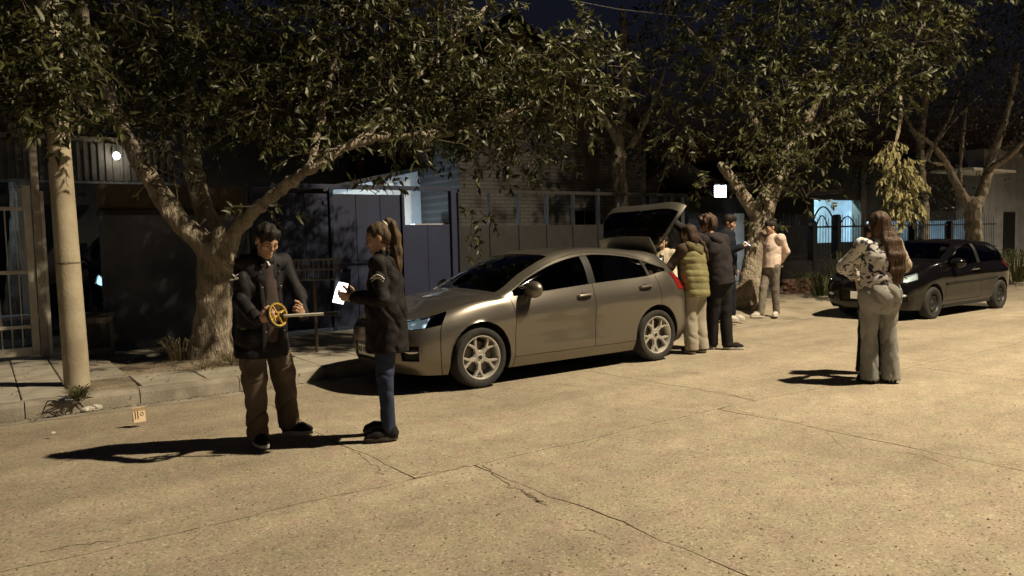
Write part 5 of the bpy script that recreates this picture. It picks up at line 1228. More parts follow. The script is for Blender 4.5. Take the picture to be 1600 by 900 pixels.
# --- man with the measuring wheel
M_JACKET = cloth('black_parka', (.006, .006, .008), (.011, .010, .012), rough=.7); M_INNERJ = cloth('grey_brown_liner', (.045, .033, .03)); M_SHIRT = cloth('white_collar', (.6, .58, .55))
M_CARGO = cloth('taupe_cargo', (.085, .066, .05), (.14, .11, .085), ns=5); M_JEAN = cloth('dark_denim', (.018, .024, .042), (.04, .05, .075), ns=5)
M_BADGE = mat('badge_white', (.75, .72, .68), rough=.7)
p = Person('man in black parka and cargo trousers bending over a measuring wheel', 421, 690, 0, 1.72, (.72, -.7))
p.trunk(hips=(-.035, .06, .94), chest=(-.02, .05, 1.27), neck=(.02, .02, 1.455), head_c=(.062, -.045, 1.585), hf=(.62, -.55, -.5), hu=(.32, -.28, .9), shw=.165, abs_=True)
p.leg('R', (-.075, -.04, .085), pole=(.3, -.9, 0), toe=(.55, -.83, 0)); p.leg('L', (.085, .26, .085), pole=(.8, -.3, 0), toe=(.97, -.1, 0))
WH = U3((.19, -.27, 1.03)); ROD = unit(U3((.98, -.02, .03)))
p.arm('R', (.05, -.31, 1.0), (-.55, .1, -.85), hd=(.8, -.1, .1), pn=(.25, .5, .55), th=(.1, .5, .8), curl=(.75, .85, .9, .9), tc=.9)
p.arm('L', (.335, -.1, 1.005), (.5, .5, -.8), hd=(.05, -.8, .38), pn=(-.7, -.2, .3), th=(-.7, .2, .4), curl=(.95, 1.0, 1.0, .95), tc=.9)
p.body(.0055); p.pants('cargo_trousers', M_CARGO, .009, thigh=.098, knee=.088, ankle=.078, wrinkle=.012, fr=30, seed=4); p.shoes(M_SHOE, M_SOLE)
jk = p.top('parka', M_JACKET, .009, chest=.132, hem=.68, hemr=.18, waist=.15, up=.06, low=.05, wrinkle=.013, fr=24, seed=6, sho=.064)
J = p.J
fr_ = p.f; rr_ = p.r
def on(root, name, prims, m, vox=.008, nz=None, clips=()): return solid(name, prims, vox, m, root, nz, clips)
c = J['chest']; b0 = J['pel']
on(p.root, 'open_front', [C(c+fr_*.115+p.u*.12, c+fr_*.145-p.u*.2, .05, .062, .02, (fr_, .45)), C(c+fr_*.145-p.u*.2, b0+fr_*.15-p.u*.1, .062, .05, .02, (fr_, .45))], M_INNERJ, .008, folds(.003, 60, 8, 3))
for sg in (-1, 1):
    on(p.root, 'lapel', [C(c+fr_*.1+rr_*.075*sg+p.u*.14, c+fr_*.146+rr_*.072*sg-p.u*.2, .022, .026, .01, (fr_, .6)), C(c+fr_*.146+rr_*.072*sg-p.u*.2, b0+fr_*.15+rr_*.07*sg-p.u*.2, .026, .024, .01, (fr_, .6))], M_JACKET, .008, folds(.002, 50, 9))
    for i in range(5):
        t_ = c+fr_*(.128+.012*min(i, 3))+rr_*.078*sg+p.u*(.08-.115*i); MB().lathe([(0, .004), (.007, .003), (.008, -.004)], 10, Matrix.Translation(t_+fr_*.018) @ Vector(fr_).to_track_quat('Z', 'Y').to_matrix().to_4x4()).build('press_stud', M_CHROME, p.root)
n0 = J['neck']
on(p.root, 'parka_collar', [C(n0+rr_*a*.075-fr_*(.055-.04*abs(a))-p.u*.02, n0+rr_*a*.085-fr_*(.075-.06*abs(a))+p.u*.055, .032, .022, .02) for a in (-1, -.5, 0, .5, 1)]+[C(n0+rr_*a*.08+fr_*.015-p.u*.02, n0+rr_*a*.07+fr_*.075-p.u*.06, .024, .018, .02) for a in (-1, 1)], M_JACKET, .008)
on(p.root, 'shirt_collar', [C(n0+rr_*.03+fr_*.055+p.u*.005, n0+rr_*.015+fr_*.1-p.u*.06, .014, .009, .008, (fr_, .4))], M_SHIRT, .005)
on(p.root, 'jumper', [C(n0+fr_*.03-p.u*.02, c+fr_*.09-p.u*.1, .05, .07, .02, (fr_, .5))], M_JEAN, .01)
hair_short(p, M_HBLACK, .01, vox=.006, amp=.006); face_bits(p.root, p.q, p.fr, p.k)
def sleeve_badge(root, c, n, w, h):
    n = unit(n); a = unit(np.cross(U3((0, 0, 1.)), n)); u_ = np.cross(n, a); pt = lambda x, y: c+a*x+u_*y+n*(.0)
    MB().tube([pt(-w, -.1*h), pt(-.5*w, .55*h), pt(0, .8*h), pt(.5*w, .55*h), pt(w, -.1*h)], .0042, 6, flat=.6).build('badge_arc', M_BADGE, root)
    MB().tube([pt(-.85*w, -.55*h), pt(-.4*w, -.1*h), pt(0, .05*h), pt(.4*w, -.1*h), pt(.85*w, -.55*h)], .0036, 6, flat=.6).build('badge_arc', M_BADGE, root)
    for i, x in enumerate((-.62, -.33, 0, .33, .62)):
        y = .32*h-.35*h*x*x; MB().tube([pt(x*w-.004, y-.012), pt(x*w, y+.012), pt(x*w+.005, y-.01)], .0026, 5).build('badge_letter', M_BADGE, root)
# shoulder emblem: small bird over lettering
e = J['shR']*.62+J['elR']*.38; n_ = unit(U3((-.35, -.93, .12))); cc = e+n_*.088
a_ = unit(np.cross(p.u, n_)); u_ = p.u
MB().tube([cc+a_*-.024+u_*.02, cc+a_*-.006+u_*.008, cc+u_*.0+a_*.004, cc+a_*.014+u_*.012, cc+a_*.03+u_*.018], [.003, .006, .008, .005, .003], 6).build('emblem_bird', M_BADGE, p.root)
for i in range(5): MB().tube([cc+a_*(-.05+.018*i)-u_*(.03-.003*i), cc+a_*(-.044+.018*i)-u_*(.018-.003*i)], .0042, 5).build('emblem_letter', M_BADGE, p.root)
for sd, off in (('R', -.1), ('L', .1)):
    kk = (p.J['hip'+sd]+p.J['kn'+sd])/2; nrm = unit(U3((off*8, -.5, 0))); on(p.root, 'cargo_pocket', [C(kk+nrm*.075+p.u*.05, kk+nrm*.085-p.u*.1, .05, .055, .01, (nrm, .45))], M_CARGO, .009, folds(.003, 40, 5))
# the measuring wheel he holds
org = Vector(p.root.location)+Matrix.Rotation(-YAW, 3, 'Z') @ Vector(WH)
M_YEL = mat('yellow_plastic', (.5, .33, .04), rough=.45, col2=(.3, .2, .04), nscale=25); M_RODW = mat('white_rod', (.62, .6, .56), rough=.45)
mw = thing('measuring_wheel', 'yellow spoked measuring wheel on a white rod held by the man', 'measuring wheel', org, -YAW)
ax = unit(U3((.86, -.45, .22))); RM = Vector(ax).to_track_quat('Z', 'Y').to_matrix().to_4x4()
MB().lathe([(.078, .014), (.09, .016), (.094, .0), (.09, -.016), (.078, -.014), (.076, 0)], 40, RM, True).build('rim', M_YEL, mw, True)
MB().lathe([(.0945, .013), (.099, .011), (.099, -.011), (.0945, -.013)], 40, RM).build('tyre', M_TYRE, mw, True)
for k_ in range(4):
    a = k_*2*math.pi/4+.4; MB().tube([RM @ Vector((.018*math.cos(a), .018*math.sin(a), 0)), RM @ Vector((.08*math.cos(a), .08*math.sin(a), 0))], [.022, .013], 6, flat=.5).build('spoke', M_YEL, mw, True)
MB().lathe([(0, .024), (.018, .022), (.024, .0), (.018, -.022), (0, -.024)], 16, RM).build('hub', M_YEL, mw, True)
hub = U3((0, 0, 0)); s0 = U3((.03, .05, -.015))
MB().tube([s0, s0+ROD*.12, s0+ROD*.31], .0115, 10).build('rod', M_RODW, mw, True); MB().tube([s0+ROD*.312, s0+ROD*.42], .016, 10).build('grip', M_BLACKPL, mw, True)
MB().tube([hub+ax*.03, hub+ax*.03*.2+s0*.8, s0], .009, 8).build('fork', M_IRON, mw); MB().box((-.05, -.06, -.045), (.0, -.03, -.005)).build('counter_box', M_YEL, mw, bevel=.006)

# --- woman with the sheet of paper
M_COAT = cloth('black_uniform_jacket', (.007, .006, .007), (.013, .011, .011), rough=.75)
M_DENIM = cloth('blue_denim', (.018, .026, .056), (.042, .056, .105), ns=6)
M_HPONY = hairm('dark_blonde_hair', (.035, .022, .013), (.12, .08, .045))
p = Person('woman with a long ponytail in black jacket and jeans reading a lit sheet', 604, 683, 0, 1.69, (-.97, .12))
p.trunk(hips=(.03, .02, .93), chest=(.03, .02, 1.24), neck=(.02, .01, 1.43), head_c=(-.012, .0, 1.585), hf=(-.95, -.12, -.28), hu=(-.22, 0, .97), fem=True, shw=.165, abs_=True)
p.leg('L', (.04, -.07, .085), toe=(-.97, -.25, 0)); p.leg('R', (-.02, .16, .085), toe=(-.97, .1, 0))
p.arm('L', (-.19, -.13, 1.13), (.55, -.4, -.75), hd=(-.97, .1, .12), pn=(.1, .95, .2), th=(.1, 0, 1), curl=(.6, .7, .75, .8), tc=.8)
p.arm('R', (-.2, .16, 1.12), (.4, .5, -.75), hd=(-.97, -.15, .1), pn=(.1, -.9, .3), th=(0, 0, 1), curl=(.5, .6, .7, .7))
p.body(.0055)
p.J['hipL'] = p.J['hipL']+p.r*.02; p.J['hipR'] = p.J['hipR']-p.r*.02
p.pants('jeans', M_DENIM, .009, thigh=.082, knee=.062, ankle=.05, hip=.118, wrinkle=.005, fr=34, seed=12); p.shoes(M_SHOE, cloth('dark_sole', (.06, .05, .045)))
p.top('jacket', M_COAT, .009, chest=.128, hem=.7, hemr=.175, waist=.158, up=.06, low=.048, wrinkle=.012, fr=26, seed=15, depth=.9, sho=.064)
on(p.root, 'jacket_collar', [C(p.J['neck']+U3((a*.05, b*.055, -.02)), p.J['neck']+U3((a*.062+.005, b*.062, .05)), .026, .02, .02) for a, b in ((1, 0), (.7, .7), (.7, -.7), (0, 1), (0, -1), (-.7, .6), (-.7, -.6))], M_COAT, .008)
q = p.q; Fm = np.array(p.fr)
p.hair([E(q(0, -.018, .038), (.079, .099, .087), Fm, .01), E(q(0, -.05, -.01), (.073, .065, .07), Fm, .02), E(q(0, .092, -.03), (.09, .085, .1), Fm, .012, 's'), E(q(.085, .0, -.045), (.03, .05, .055), Fm, .01, 's'), E(q(-.085, .0, -.045), (.03, .05, .055), Fm, .01, 's')], M_HPONY, .006, .0025, 170)
pt = [q(0, -.085, .085), q(0, -.118, .102), q(0, -.142, .065), q(0, -.135, -.03), q(0, -.105, -.14), q(.0, -.075, -.25), q(0, -.05, -.35)]
p.hair(chain(pt, [.024, .027, .034, .042, .046, .04, .012], .02), M_HPONY, .007, .004, 190, name='ponytail')
MB().lathe([(.03, -.01), (.036, 0), (.03, .01)], 16, Matrix.Translation(q(0, -.095, .088)) @ Vector(unit(pt[1]-pt[0])).to_track_quat('Z', 'Y').to_matrix().to_4x4()).build('hair_tie', M_BADGE, p.root, True)
face_bits(p.root, p.q, p.fr, p.k)
e = p.J['shL']*.6+p.J['elL']*.4; sleeve_badge(p.root, e+U3((.0, -.088, .0)), (-.1, -1, .12), .055, .04)
# clipboard and sheet in her hands
hc = Vector(p.root.location)+Matrix.Rotation(-YAW, 3, 'Z') @ Vector((-.3, -.0, 1.2))
cbd = thing('clipboard', 'dark blue clipboard held upright in front of the ponytailed woman', 'clipboard', hc, -YAW)
CM = Matrix.Rotation(R(12), 4, 'Z') @ Matrix.Rotation(R(-20), 4, 'X')
M_CLIPB = mat('navy_board', (.02, .035, .08), rough=.4)
MB().box((-.075, .0, -.11), (.06, .012, .15), Matrix.Rotation(R(40), 4, 'Z') @ Matrix.Rotation(R(12), 4, 'X')).build('board', M_CLIPB, cbd, bevel=.003)
MB().box((-.03, -.008, .13), (.02, -.001, .155), Matrix.Rotation(R(40), 4, 'Z') @ Matrix.Rotation(R(12), 4, 'X')).build('clip', M_CHROME, cbd, bevel=.002)
shp = thing('glowing_sheet', 'small white paper sheet with added glow held low by the ponytailed woman', 'glowing_sheet', hc+Vector((.0, -.0, -.035)), -YAW)  # sheet of paper; dark backing and glowing face are added to brighten it
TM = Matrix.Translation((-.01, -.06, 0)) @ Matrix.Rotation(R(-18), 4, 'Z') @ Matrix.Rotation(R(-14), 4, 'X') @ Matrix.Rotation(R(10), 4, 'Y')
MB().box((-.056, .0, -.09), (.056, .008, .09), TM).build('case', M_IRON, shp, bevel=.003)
MB().box((-.05, -.0016, -.083), (.05, -.0002, .083), TM).build('screen', emit_mat('sheet_glow', (1, .98, .94), 3.0), shp)  # face of the paper sheet, its brightness put in as emission

# --- woman in the quilted vest at the open boot
M_VEST = cloth('olive_quilted_vest', (.17, .155, .075), (.25, .23, .11), rough=.6, ns=9); M_TROUS = cloth('beige_trousers', (.3, .27, .22), (.38, .34, .28)); M_SLEEVE = cloth('brown_sleeve', (.05, .035, .028))
p = Person('woman in olive quilted vest and beige trousers leaning at the open boot', 1088, 551, -.02, 1.72, (-.62, .78))
p.trunk(hips=(0, 0, .92), chest=(-.03, .03, 1.25), neck=(-.05, .05, 1.43), head_c=(-.07, .09, 1.585), hf=(-.7, .65, -.25), hu=(-.1, .1, .98), fem=True, shw=.17, abs_=True)
p.leg('R', (.09, .05, .085)); p.leg('L', (-.07, -.04, .085), toe=(-.4, .9, 0))
p.arm('L', (-.42, .16, 1.0), (-.5, -.5, -.5), curl=.5); p.arm('R', (.04, .36, 1.1), (.5, .4, -.5), curl=.5)
p.body(.009); p.pants('trousers', M_TROUS, .011, thigh=.105, knee=.092, ankle=.09, hip=.135, wrinkle=.006, fr=22, seed=22); p.shoes(M_SHOE, M_SOLE)
p.top('jumper', M_SLEEVE, .012, chest=.12, hem=.95, hemr=.13, up=.064, low=.048, seed=23)
J = p.J; ax_ = unit(J['chest']-J['pel'])
def quilt(x, y, z): return -.010*np.abs(np.sin((z+.05*(x*p.r[0]+y*p.r[1]))*math.pi/.085))**.6+.004*np.sin(31*x+9*z)
vb = [C(J['pel']-p.u*.12, J['pel']+ax_*.1, .168/.82, .155/.82, .04, (p.f, .82)), C(J['pel']+ax_*.1, J['chest'], .155/.82, .15/.82, .05, (p.f, .82)), C(J['chest'], J['neck']-ax_*.09, .15/.82, .12/.82, .05, (p.f, .82))]
solid('vest', vb, .011, M_VEST, p.root, quilt, clips=[((0, 0, -1), -.75), ((0, 0, 1), 1.385)])
on(p.root, 'vest_hood', [C(J['neck']-p.f*.07-p.r*.13+p.u*.0, J['neck']-p.f*.13-p.u*.09, .05, .055, .03), C(J['neck']-p.f*.07+p.r*.13, J['neck']-p.f*.13-p.u*.09, .05, .055, .03), C(J['neck']-p.r*.1-p.f*.03, J['neck']+p.r*.1-p.f*.03, .055, .055, .03)], cloth('dark_olive_hood', (.085, .075, .035)), .011, folds(.004, 40, 3))
q = p.q; Fm = np.array(p.fr)
p.hair([E(q(0, -.02, .035), (.088, .108, .095), Fm, .01), E(q(0, -.06, -.06), (.085, .065, .11), Fm, .03), E(q(0, .1, -.03), (.09, .08, .1), Fm, .012, 's')], M_HBROWN, .008, .004, 90)
p.hair(chain([q(.05, -.09, -.08), q(.075, -.13, -.18), q(.085, -.15, -.28), q(.085, -.15, -.4)], [.035, .03, .028, .012], .02), M_HBROWN, .008, .005, 120, name='braid')

# --- tall man in the dark hoodie
M_HOOD = cloth('charcoal_hoodie', (.018, .015, .017), (.03, .026, .028)); M_BLKT = cloth('black_trousers', (.008, .008, .009), (.014, .013, .014)); M_HCURL = hairm('curly_brown_hair', (.03, .018, .012), (.11, .065, .04))
p = Person('tall curly-haired man in charcoal hoodie and black trousers with one arm on tailgate', 1126, 545, -.02, 1.83, (-.55, .8))
k = p.k
p.trunk(hips=(0, 0, .98), chest=(-.05, .02, 1.34), neck=(-.1, .05, 1.54), head_c=(-.15, .09, 1.70), hf=(-.85, .45, -.25), hu=(-.1, .05, .98), shw=.2, abs_=True)
p.leg('R', (.09, -.02, .085), toe=(.9, -.2, 0)); p.leg('L', (-.1, .06, .085), toe=(-.5, .8, 0))
p.arm('L', (-.72, .3, 1.86), (-.3, -.2, -.9), hd=(-.9, .1, .4), curl=.5); p.arm('R', (.14, .02, .93), (.6, -.5, 0), hd=(-.1, .1, -1), pn=(-1, 0, 0), th=(-.3, .9, 0), curl=.3)
p.body(.009); p.pants('trousers', M_BLKT, .011, thigh=.1, knee=.08, ankle=.07, wrinkle=.006, seed=32); p.shoes(M_SHOE, M_SOLE)
p.top('hoodie', M_HOOD, .011, chest=.14, hem=.83, hemr=.14, up=.066, low=.048, seed=33, wrinkle=.007, sho=.075)
J = p.J
on(p.root, 'hood', [C(J['neck']-p.f*.06-p.r*.1, J['neck']-p.f*.13-p.u*.07, .055, .05, .03), C(J['neck']-p.f*.06+p.r*.1, J['neck']-p.f*.13-p.u*.07, .055, .05, .03), C(J['neck']-p.r*.09, J['neck']+p.r*.09, .06, .06, .03)], M_HOOD, .011, folds(.004, 36, 4))
hair_short(p, M_HCURL, .02, vox=.008, amp=.012)

# --- person in the pale hoodie on the far side of the boot
M_PALE = cloth('pale_hoodie', (.42, .36, .27), (.52, .46, .36))
p = Person('dark-haired person in pale hoodie looking up under the raised tailgate', 1036, 533, -.05, 1.62, (-.2, -.98))
p.trunk(head_c=(0, .03, 1.6), hf=(-.5, -.72, .42), hu=(.25, .3, .92), fem=True, shw=.165)
p.leg('R', p.L(.1, 0, .085/p.k)); p.leg('L', p.L(-.1, .02, .085/p.k)); p.arm('R', p.L(.22, .22, 1.02), (0, 0, -1)); p.arm('L', p.L(-.2, .25, 1.0), (0, 0, -1))
p.body(.009); p.pants('trousers', M_JEAN, .013, seed=41); p.shoes(M_SHOE, M_SOLE); p.top('hoodie', M_PALE, .011, seed=42, hem=.82, hemr=.14, up=.068)
on(p.root, 'hood', [C(p.J['neck']-p.r*.08-p.f*.03, p.J['neck']+p.r*.08-p.f*.03, .05, .05, .03), C(p.J['neck']-p.r*.07+p.f*.02, p.J['neck']+p.f*.1-p.u*.06, .035, .02, .02), C(p.J['neck']+p.r*.07+p.f*.02, p.J['neck']+p.f*.1-p.u*.06, .035, .02, .02)], M_PALE, .011)
for sg in (-1, 1): MB().tube([p.J['neck']+p.f*.11+p.r*.02*sg-p.u*.05, p.J['neck']+p.f*.15+p.r*.028*sg-p.u*.2], .005, 6).build('drawstring', M_IRON, p.root)
hair_short(p, M_HBLACK, .012, vox=.008, amp=.005); face_bits(p.root, p.q, p.fr, p.k)

# --- person with a phone by the tree
M_NAVY = cloth('navy_tracksuit', (.006, .008, .014), (.011, .014, .023))
p = Person('person in navy holding a phone beside the leaning tree trunk', 1137, 500, .03, 1.86, (.85, -.5))
p.trunk(head_c=(0, .04, 1.595), hf=(.8, -.45, -.35), hu=(.3, -.2, .93))
p.leg('R', p.L(.1, 0, .085/p.k)); p.leg('L', p.L(-.1, .05, .085/p.k)); p.arm('R', p.L(.16, .27, 1.2), (-.3, 0, -1), hd=(.9, .2, .25), pn=(0, .1, 1), th=(-.2, .9, .2), curl=.6); p.arm('L', p.L(-.24, .05, .83), (0, .5, 0))
p.body(.009); p.pants('trousers', M_NAVY, .013, seed=51); p.shoes(M_SHOEW, M_SOLE); p.top('jacket', M_NAVY, .011, seed=52, hem=.82, hemr=.15, up=.074); hair_short(p, M_HBLACK, .01, vox=.008); face_bits(p.root, p.q, p.fr, p.k)
hw = p.J['wrR']+U3((.115, .03, .055)); hp3 = Vector(p.root.location)+Matrix.Rotation(-YAW, 3, 'Z') @ Vector(hw)
phn = thing('phone', 'small phone with bright screen in the hand beside the tree', 'phone', hp3, -YAW)
PM = Matrix.Rotation(R(-55), 4, 'Y') @ Matrix.Rotation(R(20), 4, 'X')
MB().box((-.004, -.036, -.073), (.004, .036, .073), PM).build('case', M_IRON, phn, bevel=.002); MB().box((-.0055, -.032, -.066), (-.0042, .032, .066), PM).build('screen', emit_mat('phone_screen', (.85, .93, 1), 2.0), phn)

# --- young man in the pink sweatshirt
M_PINK = cloth('pale_pink_sweatshirt', (.6, .47, .41), (.7, .57, .5)); M_GREYJ = cloth('grey_jeans', (.13, .115, .1), (.2, .18, .15))
p = Person('young man in pale pink sweatshirt with hands behind his back', 1203, 494, .0, 1.78, (-.85, -.45))
p.trunk(hips=(.03, 0, .95), chest=(.06, .02, 1.3), neck=(.06, .02, 1.5), head_c=(.02, .0, 1.655), hf=(-.96, -.1, -.2), hu=(-.1, 0, .98), shw=.19, abs_=True)
p.leg('R', (-.2, -.1, .085), toe=(-.95, -.2, 0)); p.leg('L', (.14, .05, .085), toe=(-.5, -.85, 0))
p.arm('L', (.25, .12, 1.02), (.7, -.25, -.5), hd=(-.6, .6, 0), curl=.4); p.arm('R', (.2, .22, 1.02), (.2, .9, -.4), curl=.4)
p.body(.009); p.pants('jeans', M_GREYJ, .011, thigh=.09, knee=.07, ankle=.058, wrinkle=.005, seed=62); p.shoes(M_SHOEW, M_SOLE)
p.top('sweatshirt', M_PINK, .011, chest=.14, hem=.87, hemr=.138, up=.066, low=.05, seed=63, wrinkle=.006, sho=.074)
on(p.root, 'collar', [C(p.J['neck']+p.r*math.cos(a)*.06+p.f*math.sin(a)*.06-p.u*.02, p.J['neck']+p.r*math.cos(a)*.058+p.f*math.sin(a)*.058+p.u*.03, .022, .017, .015) for a in np.linspace(0, 5.6, 9)], M_PINK, .009)
MB().tube([p.J['neck']+p.f*.085-p.u*.0, p.J['chest']+p.f*.16+p.u*.06], .004, 6).build('zip', M_IRON, p.root)
cz = p.J['chest']+p.f*.152+p.u*.02; a_ = p.r
for i in range(6): MB().tube([cz+a_*(-.075+.028*i)-p.u*.006+p.f*(.008-.004*abs(i-2.5)), cz+a_*(-.062+.028*i)+p.u*.006+p.f*(.008-.004*abs(i-2.5))], .005, 5).build('chest_lettering', M_IRON, p.root)
hair_short(p, M_HBLACK, .008, vox=.008); face_bits(p.root, p.q, p.fr, p.k)

# --- woman seen from behind on the right
def print_cloth():
    m = mat('printed_blouse', (.6, .58, .55), rough=.6); N, L, b = nodes(m); tc = N.new('ShaderNodeTexCoord')
    n = N.new('ShaderNodeTexNoise'); n.inputs['Scale'].default_value = 13; n.inputs['Detail'].default_value = 3; n.inputs['Distortion'].default_value = 1.6; L.new(tc.outputs['Object'], n.inputs[0])
    r = N.new('ShaderNodeValToRGB'); L.new(n.outputs[0], r.inputs[0]); e = r.color_ramp.elements; e[0].position = .44; e[0].color = (.016, .018, .036, 1); e[1].position = .475; e[1].color = (.6, .58, .56, 1); L.new(r.outputs[0], b.inputs['Base Color']); return m
M_LJEAN = cloth('light_denim', (.2, .205, .2), (.31, .305, .285), ns=4)
p = Person('woman from behind with very long brown hair, patterned blouse and light jeans', 1373, 598, 0, 1.70, (-.12, 1))
p.trunk(hips=(.0, 0, .95), chest=(0, .02, 1.27), neck=(.01, .05, 1.45), head_c=(.02, .07, 1.615), hf=(-.1, 1, -.1), fem=True, shw=.175, abs_=True)
p.leg('R', (.115, -.02, .085)); p.leg('L', (-.095, 0, .085))
p.arm('L', (-.12, .3, 1.08), (-.9, -.15, -.3), curl=.4); p.arm('R', (.14, .3, 1.08), (.9, -.1, -.3), curl=.4)
p.body(.009)
J = p.J
pr = [C(J['pel']-p.u*.02, J['pel']+p.u*.08, .165/.9, .13/.9, .05, (p.f, .9)), E(J['pel']-p.f*.045+p.r*.08-p.u*.07, (.108, .1, .15), k=.1), E(J['pel']-p.f*.045-p.r*.08-p.u*.07, (.108, .1, .15), k=.1)]
for sd in 'RL':
    pr += [C(J['hip'+sd]-p.u*.03+p.r*(.012 if sd == 'R' else -.012), J['kn'+sd], .114, .078, .012), C(J['kn'+sd], J['an'+sd]-p.u*.07, .077, .09, .01)]
jo = solid('wide_jeans', pr, .01, M_LJEAN, p.root, folds(.009, 26, 72, 1.6), clips=[((0, 0, -1), -.04)])
for sg in (-1, 1):
    pc = J['pel']+p.r*.085*sg-p.u*.06; nb_ = unit(U3((.12*sg, -1, .12)))
    pv = [pc+p.r*x*sg+p.u*z for x, z in ((-.05, .06), (.055, .065), (.052, -.04), (.0, -.07), (-.05, -.045))]
    MB().tube([v-p.f*.156 for v in pv]+[pv[0]-p.f*.156], .0035, 5).build('pocket_seam', cloth('seam_thread', (.16, .15, .13)) if 'seam_thread' not in bpy.data.materials else bpy.data.materials['seam_thread'], jo)
for sd in 'RL':
    for i in range(14):
        a = i/14*6.28; c_ = J['an'+sd]+U3((math.cos(a)*.085, math.sin(a)*.085, -.04)); MB().tube([c_, c_+U3((rng.uniform(-.01, .01), rng.uniform(-.01, .01), -.022))], .003, 4).build('frayed_thread', M_LJEAN, jo)
p.shoes(M_SHOE, cloth('black_sole', (.012, .012, .012)))
p.top('blouse', print_cloth(), .011, chest=.142, hem=.93, hemr=.168, waist=.15, up=.078, low=.058, seed=73, wrinkle=.009, fr=24, sleeves='L', sho=.076)
on(p.root, 'right_sleeve', [C(J['shR'], J['elR'], .08, .078, .03), C(J['elR'], J['wrR'], .074, .055, .02)], cloth('beige_sleeve', (.3, .26, .2)), .011, folds(.006, 26, 5))
q = p.q; Fm = np.array(p.fr)
p.hair([E(q(0, -.02, .03), (.098, .115, .1), Fm, .01), E(q(0, -.05, -.07), (.105, .085, .12), Fm, .03), E(q(0, .11, -.03), (.095, .085, .12), Fm, .012, 's')], M_HLONG, .008, .004, 130)
hb_ = []
for ox, w0 in ((-.035, .03), (.0, .03), (.035, .032), (.07, .03), (.098, .024)):
    hb_ += chain([q(ox*.8, -.085, -.05), q(ox+.02, -.135, -.2), q(ox+.04, -.16, -.34), q(ox+.045, -.15, -.48), q(ox*.8+.05, -.15, -.62+.25*abs(ox-.05))], [w0, w0*1.1, w0*1.1, w0*.9, w0*.3], .03)
p.hair(hb_, M_HLONG, .007, .003, 230, name='long_hair')
# --- her companion, almost hidden
p = Person('person in dark trousers mostly hidden in front of the long-haired woman', 1362, 583, 0, 1.62, (.3, -1))
p.trunk(); p.leg('R', (-.11, 0, .085)); p.leg('L', (.09, .0, .085)); p.arm('R', p.L(.2, .1, .85), (-.6, .6, 0)); p.arm('L', p.L(-.2, .1, .85), (.6, .6, 0))
p.body(.011); p.pants('trousers', M_BLKT, .013, seed=81); p.shoes(M_SHOE, M_SOLE); p.top('jumper', M_PALE, .012, seed=82, hem=.86, hemr=.13); hair_short(p, M_HBLACK, .01, vox=.01)
# ------------------------------------------------------------------ small things
# evidence marker: folded tent card
mpos = G(218, 660, 0)
em = thing('evidence_marker', 'small cream folded marker card with dark figures standing on the road', 'marker', mpos, -YAW+R(38))
M_CARD = mat('cream_card', (.72, .56, .36), rough=.6); M_CINK = mat('card_ink', (.1, .05, .02), rough=.7)
TA = Matrix.Rotation(R(-16), 4, 'X')
MB().box((-.05, -.03, 0), (.05, -.027, .135), TA).build('front_panel', M_CARD, em); MB().box((-.05, .027, 0), (.05, .03, .135), Matrix.Rotation(R(16), 4, 'X')).build('back_panel', M_CARD, em)
for x in (-.033, -.012): MB().box((x-.004, -.0318, .03), (x+.004, -.0302, .105), TA).build('bar_figure', M_CINK, em)
MB().tube([TA @ Vector((.022+.011*math.cos(a), -.031, .07+.017*math.sin(a))) for a in np.linspace(0, 2*math.pi, 15)], .0028, 5).build('ring_figure', M_CINK, em)
# litter-bin basket on a post
bp_ = G(491, 553, SW); bb = thing('waste_basket', 'wire waste basket on a thin post by the kerb behind the man', 'waste basket', bp_, -YAW)
sc_ = (bp_-Vector((0, 0, HC))).dot(CAMR @ Vector((0, 0, -1)))/FPX
z0_, z1_ = (553-437)*sc_, (553-406)*sc_; xw0, xw1 = -.3, .3
M_WIRE = mat('galvanised_wire', (.14, .13, .12), rough=.5, metal=.5)
MB().tube([(0, .15, -.05), (0, .15, z0_)], .022, 8).build('post', mat('rusty_post', (.1, .065, .04), rough=.9, noise=.4, nscale=20), bb, True)
for z in (z0_, (z0_+z1_)/2, z1_):
    MB().tube([(xw0, 0, z), (xw1, 0, z), (xw1, .34, z), (xw0, .34, z), (xw0, 0, z)], .008 if z != z1_ else .012, 6).build('hoop', M_WIRE, bb)
for i in range(10):
    x = xw0+.6*i/9
    for y in (0, .34): MB().tube([(x, y, z0_), (x, y, z1_)], .0055, 5).build('wire', M_WIRE, bb)
for i in range(1, 6):
    for x in (xw0, xw1): MB().tube([(x, .34*i/6, z0_), (x, .34*i/6, z1_)], .0055, 5).build('wire', M_WIRE, bb)
MB().box((xw0, 0, z0_-.012), (xw1, .34, z0_-.008)).build('bottom_plate', M_WIRE, bb)
